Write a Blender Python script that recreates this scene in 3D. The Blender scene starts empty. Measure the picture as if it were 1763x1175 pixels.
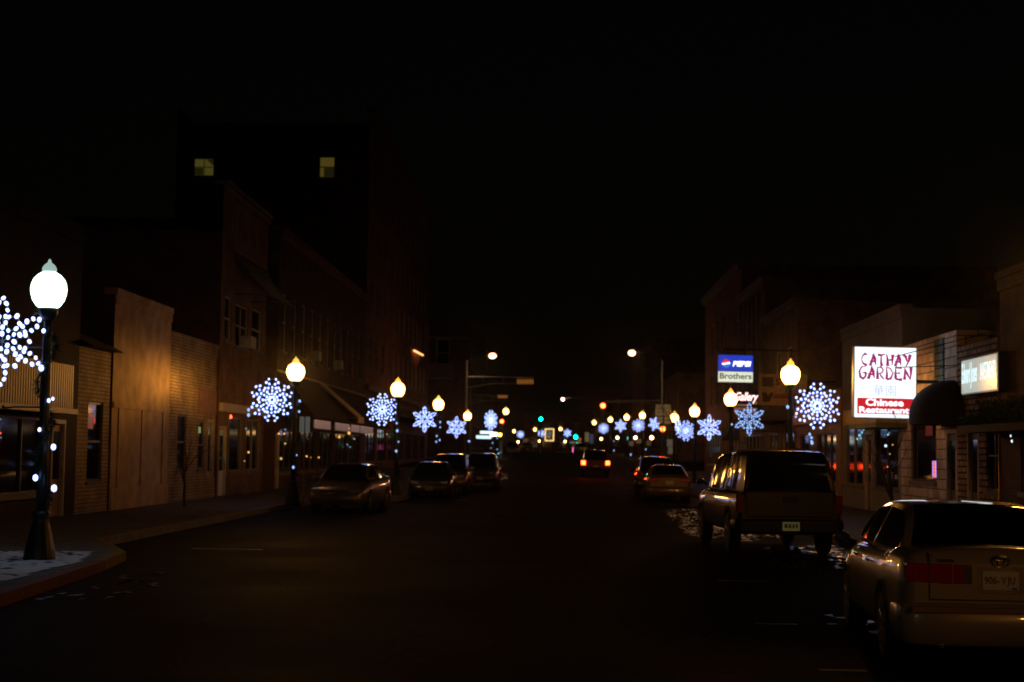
import bpy, bmesh, math, random
from mathutils import Vector, Matrix
random.seed(7)
S = bpy.context.scene
COL = S.collection
R = math.radians

# ---------------------------------------------------------------- camera
F, CX, CY = 2700.0, 881.5, 587.5          # pixels of the 1763 x 1175 photograph
CAMZ = 1.85
pitch, yaw, roll = math.atan(191.4/F), math.atan(81.2/F), R(0.8)
cd = bpy.data.cameras.new('camera'); cam = bpy.data.objects.new('camera', cd); COL.objects.link(cam)
cam.rotation_mode = 'QUATERNION'
CM = Matrix.Rotation(yaw, 3, 'Z') @ Matrix.Rotation(math.pi/2 + pitch, 3, 'X') @ Matrix.Rotation(roll, 3, 'Z')
cam.rotation_quaternion = CM.to_quaternion()
cam.location = (0, 0, CAMZ)
cd.sensor_width = 36; cd.lens = 36*F/1763; cd.clip_end = 3000; cd.clip_start = .1
cd.dof.use_dof = True; cd.dof.focus_distance = 17.0; cd.dof.aperture_fstop = 2.3
S.camera = cam
def P(px, py, Y):
    d = CM @ Vector(((px-CX)/F, -(py-CY)/F, -1)); t = Y/d.y
    return Vector((d.x*t, Y, CAMZ + d.z*t))

# ---------------------------------------------------------------- sky, added fill sun, exposure
w = bpy.data.worlds.new("World"); S.world = w; w.use_nodes = True
nt = w.node_tree; bg = nt.nodes['Background']
sky = nt.nodes.new('ShaderNodeTexSky'); sky.sky_type = 'NISHITA'; sky.sun_disc = False
sky.sun_elevation = R(1); sky.sun_rotation = R(200)
nt.links.new(sky.outputs[0], bg.inputs[0]); bg.inputs[1].default_value = 0.0006
sl = bpy.data.lights.new('fill_sun', 'SUN'); sl.energy = 0.0006; sl.angle = R(2); sl.color = (1, .93, .85)  # very weak sun lamp added to bring out shapes; no moon is known
so = bpy.data.objects.new('fill_sun', sl); COL.objects.link(so); so.rotation_euler = (R(50), 0, R(20))
vs = S.view_settings; vs.view_transform = 'Standard'; vs.look = 'None'; vs.exposure = 0; vs.gamma = 1
cy = S.cycles
try:
    cy.max_bounces = 5; cy.diffuse_bounces = 2; cy.glossy_bounces = 3; cy.transmission_bounces = 3
    cy.sample_clamp_indirect = 3.0; cy.use_denoising = True; cy.use_light_tree = True
except Exception: pass

# ---------------------------------------------------------------- ground profile
GP = [(-80, 0), (75, 0), (100, .45), (145, 1.15), (185, 1.6), (230, 1.95), (2000, 2.0)]
def lerpt(T, y):
    if y <= T[0][0]: return T[0][1]
    for (a, b), (c, d) in zip(T, T[1:]):
        if y <= c: return b + (d-b)*(y-a)/(c-a)
    return T[-1][1]
def gz(y): return lerpt(GP, y)

# ---------------------------------------------------------------- materials
MATS = {}
def newmat(n):
    m = bpy.data.materials.new(n); m.use_nodes = True; t = m.node_tree
    return m, t, t.nodes['Principled BSDF']
def pbr(n, col, rough=.6, metal=0, var=.25, scale=6, bump=.0, coat=0, spec=.5):
    if n in MATS: return MATS[n]
    m, t, b = newmat(n)
    b.inputs['Roughness'].default_value = rough; b.inputs['Metallic'].default_value = metal
    b.inputs['Coat Weight'].default_value = coat; b.inputs['Coat Roughness'].default_value = .04
    b.inputs['Specular IOR Level'].default_value = spec
    g = t.nodes.new('ShaderNodeNewGeometry'); no = t.nodes.new('ShaderNodeTexNoise')
    no.inputs['Scale'].default_value = scale; no.inputs['Detail'].default_value = 6
    t.links.new(g.outputs['Position'], no.inputs['Vector'])
    cr = t.nodes.new('ShaderNodeValToRGB'); e = cr.color_ramp.elements
    e[0].position = .3; e[1].position = .7
    e[0].color = (*[c*(1-var) for c in col], 1); e[1].color = (*[min(1, c*(1+var)) for c in col], 1)
    t.links.new(no.outputs[0], cr.inputs[0]); t.links.new(cr.outputs[0], b.inputs['Base Color'])
    if bump:
        bu = t.nodes.new('ShaderNodeBump'); bu.inputs['Strength'].default_value = bump; bu.inputs['Distance'].default_value = .02
        t.links.new(no.outputs[0], bu.inputs['Height']); t.links.new(bu.outputs[0], b.inputs['Normal'])
    MATS[n] = m; return m
def brick(n, c1, c2, mortar, bw=.21, bh=.075, ms=.012, rough=.85, bump=.6):
    if n in MATS: return MATS[n]
    m, t, b = newmat(n); N = t.nodes.new; L = t.links.new
    g = N('ShaderNodeNewGeometry'); sp = N('ShaderNodeSeparateXYZ'); sn = N('ShaderNodeSeparateXYZ')
    L(g.outputs['Position'], sp.inputs[0]); L(g.outputs['True Normal'], sn.inputs[0])
    ab = N('ShaderNodeMath'); ab.operation = 'ABSOLUTE'; L(sn.outputs[0], ab.inputs[0])
    gt = N('ShaderNodeMath'); gt.operation = 'GREATER_THAN'; gt.inputs[1].default_value = .5; L(ab.outputs[0], gt.inputs[0])
    mx = N('ShaderNodeMix'); mx.data_type = 'FLOAT'; L(gt.outputs[0], mx.inputs[0]); L(sp.outputs[0], mx.inputs[2]); L(sp.outputs[1], mx.inputs[3])
    cb = N('ShaderNodeCombineXYZ'); L(mx.outputs[0], cb.inputs[0]); L(sp.outputs[2], cb.inputs[1])
    br = N('ShaderNodeTexBrick'); L(cb.outputs[0], br.inputs['Vector'])
    br.inputs['Scale'].default_value = 1; br.inputs['Brick Width'].default_value = bw; br.inputs['Row Height'].default_value = bh
    br.inputs['Mortar Size'].default_value = ms; br.inputs['Color1'].default_value = (*c1, 1); br.inputs['Color2'].default_value = (*c2, 1)
    br.inputs['Mortar'].default_value = (*mortar, 1)
    no = N('ShaderNodeTexNoise'); no.inputs['Scale'].default_value = 1.3; no.inputs['Detail'].default_value = 8; L(g.outputs['Position'], no.inputs['Vector'])
    mr = N('ShaderNodeMapRange'); mr.inputs[1].default_value = .3; mr.inputs[2].default_value = .7; mr.inputs[3].default_value = .6; mr.inputs[4].default_value = 1.25
    L(no.outputs[0], mr.inputs[0])
    mu = N('ShaderNodeVectorMath'); mu.operation = 'SCALE'; L(br.outputs[0], mu.inputs[0]); L(mr.outputs[0], mu.inputs['Scale'])
    L(mu.outputs[0], b.inputs['Base Color']); b.inputs['Roughness'].default_value = rough; b.inputs['Specular IOR Level'].default_value = .2
    bu = N('ShaderNodeBump'); bu.inputs['Strength'].default_value = bump; bu.inputs['Distance'].default_value = .03; bu.invert = True
    L(br.outputs['Fac'], bu.inputs['Height']); L(bu.outputs[0], b.inputs['Normal'])
    MATS[n] = m; return m
def emit(n, col, s, sample=False, base=None, rough=.3):
    if n in MATS: return MATS[n]
    m, t, b = newmat(n)
    b.inputs['Base Color'].default_value = (*(base or (.02, .02, .02)), 1); b.inputs['Roughness'].default_value = rough
    b.inputs['Emission Color'].default_value = (*col, 1); b.inputs['Emission Strength'].default_value = s
    m.cycles.emission_sampling = 'AUTO' if sample else 'NONE'
    MATS[n] = m; return m
def ground_mat(n, col, lo, hi, bump, patch=.35, spec=.12):
    m, t, b = newmat(n); b.inputs['Specular IOR Level'].default_value = spec; N = t.nodes.new; L = t.links.new
    g = N('ShaderNodeNewGeometry')
    n1 = N('ShaderNodeTexNoise'); n1.inputs['Scale'].default_value = patch; n1.inputs['Detail'].default_value = 5
    n2 = N('ShaderNodeTexNoise'); n2.inputs['Scale'].default_value = 18; n2.inputs['Detail'].default_value = 8
    vo = N('ShaderNodeTexVoronoi'); vo.feature = 'DISTANCE_TO_EDGE'; vo.inputs['Scale'].default_value = .28
    nd = N('ShaderNodeTexNoise'); nd.inputs['Scale'].default_value = .8
    va = N('ShaderNodeVectorMath'); va.operation = 'ADD'
    for k in (n1, n2, nd): L(g.outputs['Position'], k.inputs['Vector'])
    L(g.outputs['Position'], va.inputs[0]); L(nd.outputs[1], va.inputs[1]); L(va.outputs[0], vo.inputs['Vector'])
    r = N('ShaderNodeMapRange'); r.inputs[1].default_value = .35; r.inputs[2].default_value = .65; r.inputs[3].default_value = lo; r.inputs[4].default_value = hi
    L(n1.outputs[0], r.inputs[0]); L(r.outputs[0], b.inputs['Roughness'])
    cr = N('ShaderNodeValToRGB'); e = cr.color_ramp.elements; e[0].color = (*[c*.55 for c in col], 1); e[1].color = (*[c*1.5 for c in col], 1); e[0].position = .3; e[1].position = .7
    L(n2.outputs[0], cr.inputs[0])
    ck = N('ShaderNodeMapRange'); ck.inputs[1].default_value = 0; ck.inputs[2].default_value = .012; ck.inputs[3].default_value = .35; ck.inputs[4].default_value = 1
    L(vo.outputs['Distance'], ck.inputs[0])
    mu = N('ShaderNodeVectorMath'); mu.operation = 'SCALE'; L(cr.outputs[0], mu.inputs[0]); L(ck.outputs[0], mu.inputs['Scale']); L(mu.outputs[0], b.inputs['Base Color'])
    bu = N('ShaderNodeBump'); bu.inputs['Strength'].default_value = bump; bu.inputs['Distance'].default_value = .02; L(n2.outputs[0], bu.inputs['Height']); L(bu.outputs[0], b.inputs['Normal'])
    MATS[n] = m; return m
ASPH = ground_mat('asphalt', (.016, .011, .0085), .7, .8, .9, spec=.02)
CONC = ground_mat('concrete', (.13, .125, .12), .65, .9, .5, .9)
SOIL = ground_mat('soil', (.03, .03, .028), .8, .95, .5)
KERB_RED = pbr('kerb_red_paint', (.16, .035, .02), .8, bump=.4)
KERB_YEL = pbr('kerb_yellow_paint', (.2, .12, .02), .8, bump=.4)
KERB = pbr('kerb_concrete', (.2, .19, .18), .85, bump=.4)
PAINT = pbr('road_paint', (.55, .55, .5), .7, var=.35, scale=25)
CREAMBR = brick('cream_brick', (.50, .40, .27), (.40, .31, .2), (.2, .15, .1), .6, .1, .014)
CREAMBR2 = brick('pale_block', (.8, .68, .58), (.68, .57, .48), (.12, .09, .08), .62, .26, .014)
TANBR = brick('tan_brick', (.36, .23, .13), (.28, .17, .09), (.1, .07, .05))
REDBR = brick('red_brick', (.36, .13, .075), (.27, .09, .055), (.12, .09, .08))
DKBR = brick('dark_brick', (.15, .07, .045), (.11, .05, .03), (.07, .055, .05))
ROUGHBR = brick('rough_brick', (.5, .33, .22), (.3, .18, .12), (.04, .03, .025), .42, .15, .025, bump=1)
STUCCO = pbr('stucco', (.52, .38, .21), .9, var=.28, scale=1.6, bump=.35)
GREYW = pbr('grey_panel', (.25, .24, .23), .7, var=.15, scale=2)
TRIM = pbr('painted_trim', (.5, .46, .38), .6, var=.12)
DTRIM = pbr('dark_trim', (.06, .05, .045), .5, var=.15)
WOOD = pbr('wood_panel', (.25, .13, .06), .6, var=.3, scale=4, bump=.2)
STONE = pbr('stone', (.2, .17, .14), .8, var=.2, scale=5, bump=.3)
ROOFM = pbr('roofing', (.04, .038, .035), .8, var=.3, bump=.4)
SHING = brick('shingles', (.07, .05, .04), (.045, .035, .03), (.02, .02, .02), .3, .14, .012, bump=.8)
METAL = pbr('galvanised', (.2, .2, .19), .5, .5, var=.1)
BLKMET = pbr('black_metal', (.012, .016, .015), .35, .3, var=.2)
GREENMET = pbr('green_black_post', (.012, .022, .02), .38, .3, var=.25, bump=.1)
WHITEP = pbr('white_paint', (.75, .74, .72), .5, var=.08)
GLASS = pbr('dark_glass', (.006, .006, .007), .06, 0, var=.1, spec=.7)
CANVAS = pbr('dark_canvas', (.022, .016, .018), .9, var=.2, scale=20)
NEEDLE = pbr('evergreen_needles', (.02, .045, .018), .8, var=.4, scale=30)
BARK = pbr('bark', (.07, .05, .04), .9, var=.35, scale=20, bump=.6)
RUBBER = pbr('tyre_rubber', (.02, .02, .02), .85, var=.2, bump=.2)
RIM = pbr('wheel_alloy', (.35, .35, .35), .35, .7, var=.1)
ICE = pbr('rutted_ice', (.02, .018, .017), .3, var=.6, scale=9, bump=1.0, spec=.35)
def lamp_light(name, col, power, radius, floor, cen=-.12, wid=.2):
    # refractor globe: most of the light leaves a little below the horizontal
    l = bpy.data.lights.new(name, 'POINT'); l.energy = power; l.shadow_soft_size = radius; l.color = col; l.use_soft_falloff = False; l.use_nodes = True
    t = l.node_tree; N = t.nodes.new; L = t.links.new; b = t.nodes['Emission']
    g = N('ShaderNodeNewGeometry'); sp = N('ShaderNodeSeparateXYZ'); L(g.outputs['Incoming'], sp.inputs[0])
    d = N('ShaderNodeMath'); d.operation = 'SUBTRACT'; d.inputs[1].default_value = cen; L(sp.outputs[2], d.inputs[0])
    w_ = N('ShaderNodeMath'); w_.operation = 'DIVIDE'; w_.inputs[1].default_value = wid; L(d.outputs[0], w_.inputs[0])
    q = N('ShaderNodeMath'); q.operation = 'MULTIPLY'; L(w_.outputs[0], q.inputs[0]); L(w_.outputs[0], q.inputs[1])
    e = N('ShaderNodeMath'); e.operation = 'MULTIPLY'; e.inputs[1].default_value = -1; L(q.outputs[0], e.inputs[0])
    x = N('ShaderNodeMath'); x.operation = 'EXPONENT'; L(e.outputs[0], x.inputs[0])
    f = N('ShaderNodeMath'); f.operation = 'MULTIPLY_ADD'; f.inputs[1].default_value = 1-floor; f.inputs[2].default_value = floor
    L(x.outputs[0], f.inputs[0]); L(f.outputs[0], b.inputs['Strength'])
    return l
SODIUM = emit('sodium_globe', (1, .44, .13), 8)
MERC = emit('mercury_globe', (.72, .95, .86), 2.6)
COBRA = emit('roadway_lamp', (1, .4, .2), 6.5)
L_SOD = lamp_light('sodium_light', (1, .38, .05), 110, .285, .01)
L_SODB = lamp_light('sodium_light_strong', (1, .42, .07), 520, .285, .008)
L_SODW = lamp_light('sodium_light_wall', (1, .43, .07), 780, .285, .004, -.1, .17)
L_MERC = lamp_light('mercury_light', (.66, .9, 1), 60, .285, .0, -1.0, .33)
L_MERCB = lamp_light('mercury_light_strong', (.85, .97, .9), 120, .285, .1)
L_SODM = lamp_light('sodium_light_medium', (1, .40, .06), 460, .285, .01)
L_COB = lamp_light('roadway_light', (1, .55, .25), 120, .2, .4, -.3, .5)
SODDIM = emit('sodium_finial', (1, .36, .05), 2.2)
MERCDIM = emit('mercury_finial', (.6, .85, .8), .55)
LED = emit('led_white', (.34, .44, 1), 3.2)
LED2 = emit('led_pale', (.3, .5, 1), 1.3)
LEDB = emit('led_blue', (.2, .45, 1), 1.6)

# ---------------------------------------------------------------- mesh helpers
class MB:
    def __init__(s): s.v = []; s.f = []; s.smooth = []
    def add(s, vs, fs, sm=False):
        o = len(s.v); s.v += [tuple(v) for v in vs]
        for f in fs: s.f.append(tuple(i+o for i in f)); s.smooth.append(sm)
    def box(s, x0, x1, y0, y1, z0, z1):
        s.add([(x, y, z) for z in (z0, z1) for y in (y0, y1) for x in (x0, x1)],
              [(0, 2, 3, 1), (4, 5, 7, 6), (0, 1, 5, 4), (2, 6, 7, 3), (0, 4, 6, 2), (1, 3, 7, 5)])
        return s
    def quad(s, a, b, c, d): s.add([a, b, c, d], [(0, 1, 2, 3)]); return s
    def poly(s, pts): s.add(pts, [tuple(range(len(pts)))]); return s
    def tube(s, pts, r, seg=8, caps=True):
        pts = [Vector(p) for p in pts]; n = len(pts)
        rs = r if isinstance(r, (list, tuple)) else [r]*n
        vs = []; up = Vector((0, 0, 1)); prev = None
        for i, p in enumerate(pts):
            d = (pts[min(i+1, n-1)] - pts[max(i-1, 0)]).normalized()
            if prev is None:
                a = up if abs(d.z) < .9 else Vector((1, 0, 0)); u = d.cross(a).normalized()
            else:
                u = (prev - d*prev.dot(d)).normalized()
            prev = u; v = d.cross(u)
            for k in range(seg):
                t = 2*math.pi*k/seg; vs.append(p + (u*math.cos(t) + v*math.sin(t))*rs[i])
        fs = [(i*seg+k, i*seg+(k+1) % seg, (i+1)*seg+(k+1) % seg, (i+1)*seg+k) for i in range(n-1) for k in range(seg)]
        if caps: fs += [tuple(range(seg)), tuple(range((n-1)*seg, n*seg))]
        s.add(vs, fs, True); return s
    def lathe(s, prof, c=(0, 0, 0), seg=20, sm=True, axis='z'):
        vs = []; n = len(prof)
        for r, z in prof:
            for k in range(seg):
                t = 2*math.pi*k/seg
                a, b = max(r, 1e-4)*math.cos(t), max(r, 1e-4)*math.sin(t)
                v = (a, b, z) if axis == 'z' else ((z, a, b) if axis == 'x' else (a, z, b))
                vs.append((v[0]+c[0], v[1]+c[1], v[2]+c[2]))
        fs = [(i*seg+k, i*seg+(k+1) % seg, (i+1)*seg+(k+1) % seg, (i+1)*seg+k) for i in range(n-1) for k in range(seg)]
        fs += [tuple(range(seg))[::-1], tuple(range((n-1)*seg, n*seg))]
        s.add(vs, fs, sm); return s
    def ball(s, c, r, seg=8, rings=5):
        s.lathe([(r*math.sin(math.pi*i/rings), -r*math.cos(math.pi*i/rings)) for i in range(rings+1)], c, seg); return s
    def prism(s, pts, axis, a0, a1):           # 2-D polygon swept along an axis
        def mk(p, a): return {'x': (a, p[0], p[1]), 'y': (p[0], a, p[1]), 'z': (p[0], p[1], a)}[axis]
        n = len(pts); s.add([mk(p, a0) for p in pts] + [mk(p, a1) for p in pts],
            [tuple(range(n))[::-1], tuple(range(n, 2*n))] + [(i, (i+1) % n, n+(i+1) % n, n+i) for i in range(n)]); return s
    def build(s, name, mat, parent=None, world=False, bevel=0):
        me = bpy.data.meshes.new(name)
        off = parent_loc(parent) if (world and parent) else Vector((0, 0, 0))
        me.from_pydata([(v[0]-off.x, v[1]-off.y, v[2]-off.z) for v in s.v], [], s.f)
        me.polygons.foreach_set('use_smooth', s.smooth); me.materials.append(mat); me.update()
        o = bpy.data.objects.new(name, me); COL.objects.link(o)
        if parent: o.parent = parent
        if bevel:
            b = o.modifiers.new('bevel', 'BEVEL'); b.width = bevel; b.segments = 2
        return o
def parent_loc(p):
    v = Vector(p.location)
    while p.parent: p = p.parent; v += Vector(p.location)
    return v
def tag(o, label=None, cat=None, group=None, kind=None):
    if label: o['label'] = label
    if cat: o['category'] = cat
    if group: o['group'] = group
    if kind: o['kind'] = kind
    return o
def thing(name, label, cat, loc=(0, 0, 0), rz=0, group=None):
    o = bpy.data.objects.new(name, None); COL.objects.link(o); o.empty_display_size = .2
    o.location = loc; o.rotation_euler = (0, 0, rz); return tag(o, label, cat, group)
def dup(o, parent=None):
    c = o.copy(); COL.objects.link(c)
    if parent: c.parent = parent
    for ch in list(o.children): dup(ch, c)
    return c
def text(name, body, size, mat, parent, loc, rot=(math.pi/2, 0, 0), extrude=.004, bold=0, shear=0, align='CENTER', sx=1, fit=None):
    cu = bpy.data.curves.new(name, 'FONT'); cu.body = body; cu.size = size; cu.extrude = extrude; cu.offset = bold
    cu.shear = shear; cu.align_x = align; cu.align_y = 'CENTER'; cu.resolution_u = 3
    t = bpy.data.objects.new(name, cu); COL.objects.link(t)
    me = bpy.data.meshes.new_from_object(t.evaluated_get(bpy.context.evaluated_depsgraph_get()))
    bpy.data.objects.remove(t); me.materials.clear(); me.materials.append(mat)
    for v in me.vertices: v.co.x *= sx
    if fit:
        xs = [v.co.x for v in me.vertices]; ys = [v.co.y for v in me.vertices]
        if xs:
            a_, b_, c_, d_ = min(xs), max(xs), min(ys), max(ys)
            for v in me.vertices: v.co.x = (v.co.x-(a_+b_)/2)*fit[0]/(b_-a_); v.co.y = (v.co.y-(c_+d_)/2)*fit[1]/(d_-c_)
    o = bpy.data.objects.new(name, me); COL.objects.link(o); o.parent = parent; o.location = loc; o.rotation_euler = rot
    return o

# ---------------------------------------------------------------- ground, road, pavements
def cl(y): return lerpt([(-60, -6.3), (18, -6.35), (23, -6.7), (25.5, -7.0), (29, -8.4), (54, -8.4), (57.5, -5.75), (140, -5.75), (146, -4.7), (190, -5.4), (220, -7.5), (300, -13)], y)
def cr_(y): return lerpt([(-60, 5.9), (106, 5.9), (146, 6.9), (186, 6.0), (216, 4.5), (260, 2.2), (300, -1.2)], y)
def frange(a, b, st):
    n = max(1, int(math.ceil((b-a)/st))); return [a + (b-a)*i/n for i in range(n+1)]
mb = MB()
ys = [-80] + frange(-60, 320, 5) + [500, 900, 1400]
xs = [-500, -60, -20, 0, 20, 60, 500]
mb.add([(x, y, gz(y)-.012) for y in ys for x in xs], [(j*len(xs)+i, j*len(xs)+i+1, (j+1)*len(xs)+i+1, (j+1)*len(xs)+i) for j in range(len(ys)-1) for i in range(len(xs)-1)])
tag(mb.build('ground', SOIL), 'dark ground stretching away under the town', kind='structure')
mb = MB()
ys = frange(-40, 300, 3)
for a, b in zip(ys, ys[1:]):
    mb.quad((cl(a)-.15, a, gz(a)), (cr_(a)+.15, a, gz(a)), (cr_(b)+.15, b, gz(b)), (cl(b)-.15, b, gz(b)))
tag(mb.build('road', ASPH), 'dark asphalt street running away from the camera', kind='structure')
mb = MB()
for y0, y1 in zip(frange(110, 143, 3), frange(110, 143, 3)[1:]):
    mb.quad((-90, y0, gz(y0)+.004), (90, y0, gz(y0)+.004), (90, y1, gz(y1)+.004), (-90, y1, gz(y1)+.004))
tag(mb.build('cross_street', ASPH), 'dark asphalt side street crossing at the traffic signals', kind='structure')
def walk(name, label, side, y0, y1, outer, kerbmat, st=1.0):
    f = cl if side < 0 else cr_
    ys = frange(y0, y1, st); m = MB(); k = MB(); H = .15; kw = .16
    for a, b in zip(ys, ys[1:]):
        xa, xb = f(a), f(b)
        m.quad((xa+side*kw, a, gz(a)+H), (outer, a, gz(a)+H), (outer, b, gz(b)+H), (xb+side*kw, b, gz(b)+H))
        k.quad((xa, a, gz(a)+H), (xa+side*kw, a, gz(a)+H+.002), (xb+side*kw, b, gz(b)+H+.002), (xb, b, gz(b)+H))
        k.quad((xa, a, gz(a)-.02), (xb, b, gz(b)-.02), (xb, b, gz(b)+H), (xa, a, gz(a)+H))
    for y in (y0, y1): k.quad((f(y), y, gz(y)-.02), (outer, y, gz(y)-.02), (outer, y, gz(y)+H), (f(y), y, gz(y)+H))
    tag(m.build('pavement', CONC), label, kind='structure')
    tag(k.build('kerb', kerbmat), label.replace('pavement', 'kerb of the pavement'), kind='structure')
walk('l', 'snow dusted pavement at the near left corner', -1, -30, 23.5, -12.6, KERB_RED, .5)
walk('l', 'left pavement where the kerb curves back, yellow edged', -1, 23.5, 29.5, -12.6, KERB_YEL, .4)
walk('l', 'left pavement in front of the shops', -1, 29.5, 108, -12.6, KERB)
walk('r', 'right pavement in front of the shops', 1, -30, 108, 10.6, KERB)
walk('l', 'far left pavement past the crossing', -1, 146, 290, -24, KERB, 4)
walk('r', 'far right pavement past the crossing', 1, 146, 290, 16, KERB, 4)
# painted parking ticks
def mark(x0, x1, y, w=.1, label=''):
    m = MB(); m.quad((x0, y-w/2, gz(y)+.004), (x1, y-w/2, gz(y)+.004), (x1, y+w/2, gz(y)+.004), (x0, y+w/2, gz(y)+.004))
    return tag(m.build('road_marking', PAINT), label, kind='structure')
for (px0, px1, py, lab) in [(1234, 1330, 1001, 'white parking line beside the pickup'), (1300, 1372, 1075, 'white parking line beside the sedan'), (1410, 1492, 1155, 'nearest white parking line'), (330, 452, 946, 'faint parking line on the left')]:
    d = 27.0
    for _ in range(8):
        p = P((px0+px1)/2, py, d); d *= CAMZ/(CAMZ-p.z)
    mark(P(px0, py, d).x, P(px1, py, d).x, d, .11, lab)
for y in (52, 58.5, 66, 73, 80, 88, 96): mark(3.3, 5.9, y, .1, 'worn parking line along the right kerb')
for y in (60, 67, 74, 81, 88): mark(-5.75, -3.4, y, .1, 'worn parking line along the left kerb')

def patch(name, pts, amp, mat, label, z0=.006, seed=1, drop=.3):
    # low lumpy sheet of frozen slush inside an irregular outline
    rnd = random.Random(seed); m = MB()
    x0 = min(p[0] for p in pts); x1 = max(p[0] for p in pts); y0 = min(p[1] for p in pts); y1 = max(p[1] for p in pts)
    def inside(x, y):
        c = False; n = len(pts)
        for i in range(n):
            (xa, ya), (xb, yb) = pts[i], pts[(i+1) % n]
            if (ya > y) != (yb > y) and x < (xb-xa)*(y-ya)/(yb-ya)+xa: c = not c
        return c
    nx, ny = max(4, int((x1-x0)/.09)), max(4, int((y1-y0)/.16))
    hs = {}
    def h(i, j):
        if (i, j) not in hs: hs[(i, j)] = rnd.random()**1.6
        x = x0+(x1-x0)*i/nx; y = y0+(y1-y0)*j/ny
        e = sum(inside(x+a, y+b) for a, b in ((0, 0), (.15, 0), (-.15, 0), (0, .3), (0, -.3)))
        return (x, y, gz(y)+z0+amp*hs[(i, j)]*e/5)
    for i in range(nx):
        for j in range(ny):
            cx, cy_ = x0+(x1-x0)*(i+.5)/nx, y0+(y1-y0)*(j+.5)/ny
            if inside(cx, cy_) and rnd.random() > drop and (drop < .2 or math.sin(cx*9+cy_*2.3+math.sin(cy_*3.1)*2) > -.15): m.add([h(i, j), h(i+1, j), h(i+1, j+1), h(i, j+1)], [(0, 1, 2, 3)], True)
    return tag(m.build(name, mat), label, kind='stuff')
patch('ice', [(3.0, 36), (4.1, 34), (5.6, 37), (5.8, 46), (5.7, 54), (3.6, 53), (3.2, 44)], .05, ICE, 'rutted ice glinting in the right gutter ahead of the pickup', seed=3, drop=.35)
patch('ice', [(3.6, 26.5), (4.8, 25.6), (5.8, 27.5), (5.8, 33), (4.2, 32), (3.9, 29)], .045, ICE, 'refrozen slush under the pickup', seed=4)
patch('ice', [(2.9, 16.5), (3.4, 16.2), (3.6, 18.3), (3.1, 18.8)], .04, ICE, 'small lump of ice beside the near sedan', seed=5, drop=.5)
patch('ice', [(-6.3, 18.6), (-5.4, 17.9), (-5.2, 20.5), (-5.9, 23.6), (-6.6, 23), (-6.2, 20.6)], .03, ICE, 'thin snow lying in the near left gutter', seed=6, drop=.85)
patch('ice', [(-5.7, 90), (-4.8, 84), (-2.8, 90), (-3.2, 101), (-5.2, 104)], .05, ICE, 'slush by the left kerb before the crossing', seed=8)
SNOW = pbr('snow_dusting', (.72, .75, .8), .9, var=.15, scale=12, bump=.5)
patch('snow', [(-12, 14), (-7.4, 15), (-6.9, 19), (-7.0, 23), (-7.5, 25.3), (-9.2, 25), (-10.8, 22), (-12.2, 20)], .012, SNOW, 'thin dusting of snow round the near left lamp base', z0=.156, seed=9, drop=.12)

# ---------------------------------------------------------------- buildings
class Plane:
    """facade plane; u runs along the wall, d is depth behind the face"""
    def __init__(s, axis, c, inward): s.a, s.c, s.i = axis, c, inward
    def p(s, u, z, d=0):
        return (s.c + s.i*d, u, z) if s.a == 'x' else (u, s.c + s.i*d, z)
    def box(s, m, u0, u1, z0, z1, d0, d1):
        a, b = s.c+s.i*d0, s.c+s.i*d1
        if a > b: a, b = b, a
        if s.a == 'x': m.box(a, b, u0, u1, z0, z1)
        else: m.box(u0, u1, a, b, z0, z1)
def wall(m, pl, u0, u1, z0, z1, ops, dep=.14):
    us = sorted({u0, u1} | {o[0] for o in ops} | {o[1] for o in ops}); zs = sorted({z0, z1} | {o[2] for o in ops} | {o[3] for o in ops})
    for a, b in zip(us, us[1:]):
        for c, d in zip(zs, zs[1:]):
            um, zm = (a+b)/2, (c+d)/2
            if any(o[0] < um < o[1] and o[2] < zm < o[3] for o in ops): continue
            m.quad(pl.p(a, c), pl.p(b, c), pl.p(b, d), pl.p(a, d))
    for o in ops:
        a, b, c, d = o[:4]
        m.quad(pl.p(a, c), pl.p(a, d), pl.p(a, d, dep), pl.p(a, c, dep)); m.quad(pl.p(b, c), pl.p(b, d), pl.p(b, d, dep), pl.p(b, c, dep))
        m.quad(pl.p(a, c), pl.p(b, c), pl.p(b, c, dep), pl.p(a, c, dep)); m.quad(pl.p(a, d), pl.p(b, d), pl.p(b, d, dep), pl.p(a, d, dep))
def window(root, pl, o, style='sash', fm=None, pm=None, sill=True):
    a, b, c, d = o[:4]; t = .06; m = MB(); fm = fm or TRIM
    pl.box(m, a, a+t, c, d, .05, .12); pl.box(m, b-t, b, c, d, .05, .12); pl.box(m, a+t, b-t, c, c+t, .05, .12); pl.box(m, a+t, b-t, d-t, d, .05, .12)
    if style == 'sash': pl.box(m, a+t, b-t, (c+d)/2-.03, (c+d)/2+.03, .04, .11)
    if style == 'cross':
        pl.box(m, a+t, b-t, (c+d)/2-.02, (c+d)/2+.02, .04, .11); pl.box(m, (a+b)/2-.02, (a+b)/2+.02, c+t, d-t, .05, .108)
    if style == 'shop':
        n = max(1, int(round((b-a)/1.6)))
        for k in range(1, n): u = a+(b-a)*k/n; pl.box(m, u-.025, u+.025, c+t, d-t, .05, .11)
    f = m.build('window', fm, root, True)
    if sill:
        q = MB(); pl.box(q, a-.08, b+.08, c-.1, c, -.06, .05); q.build('sill', STONE, f, True)
    g = MB(); g.quad(pl.p(a, c, .1), pl.p(b, c, .1), pl.p(b, d, .1), pl.p(a, d, .1)); g.build('pane', pm or GLASS, f, True)
    return f
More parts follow.
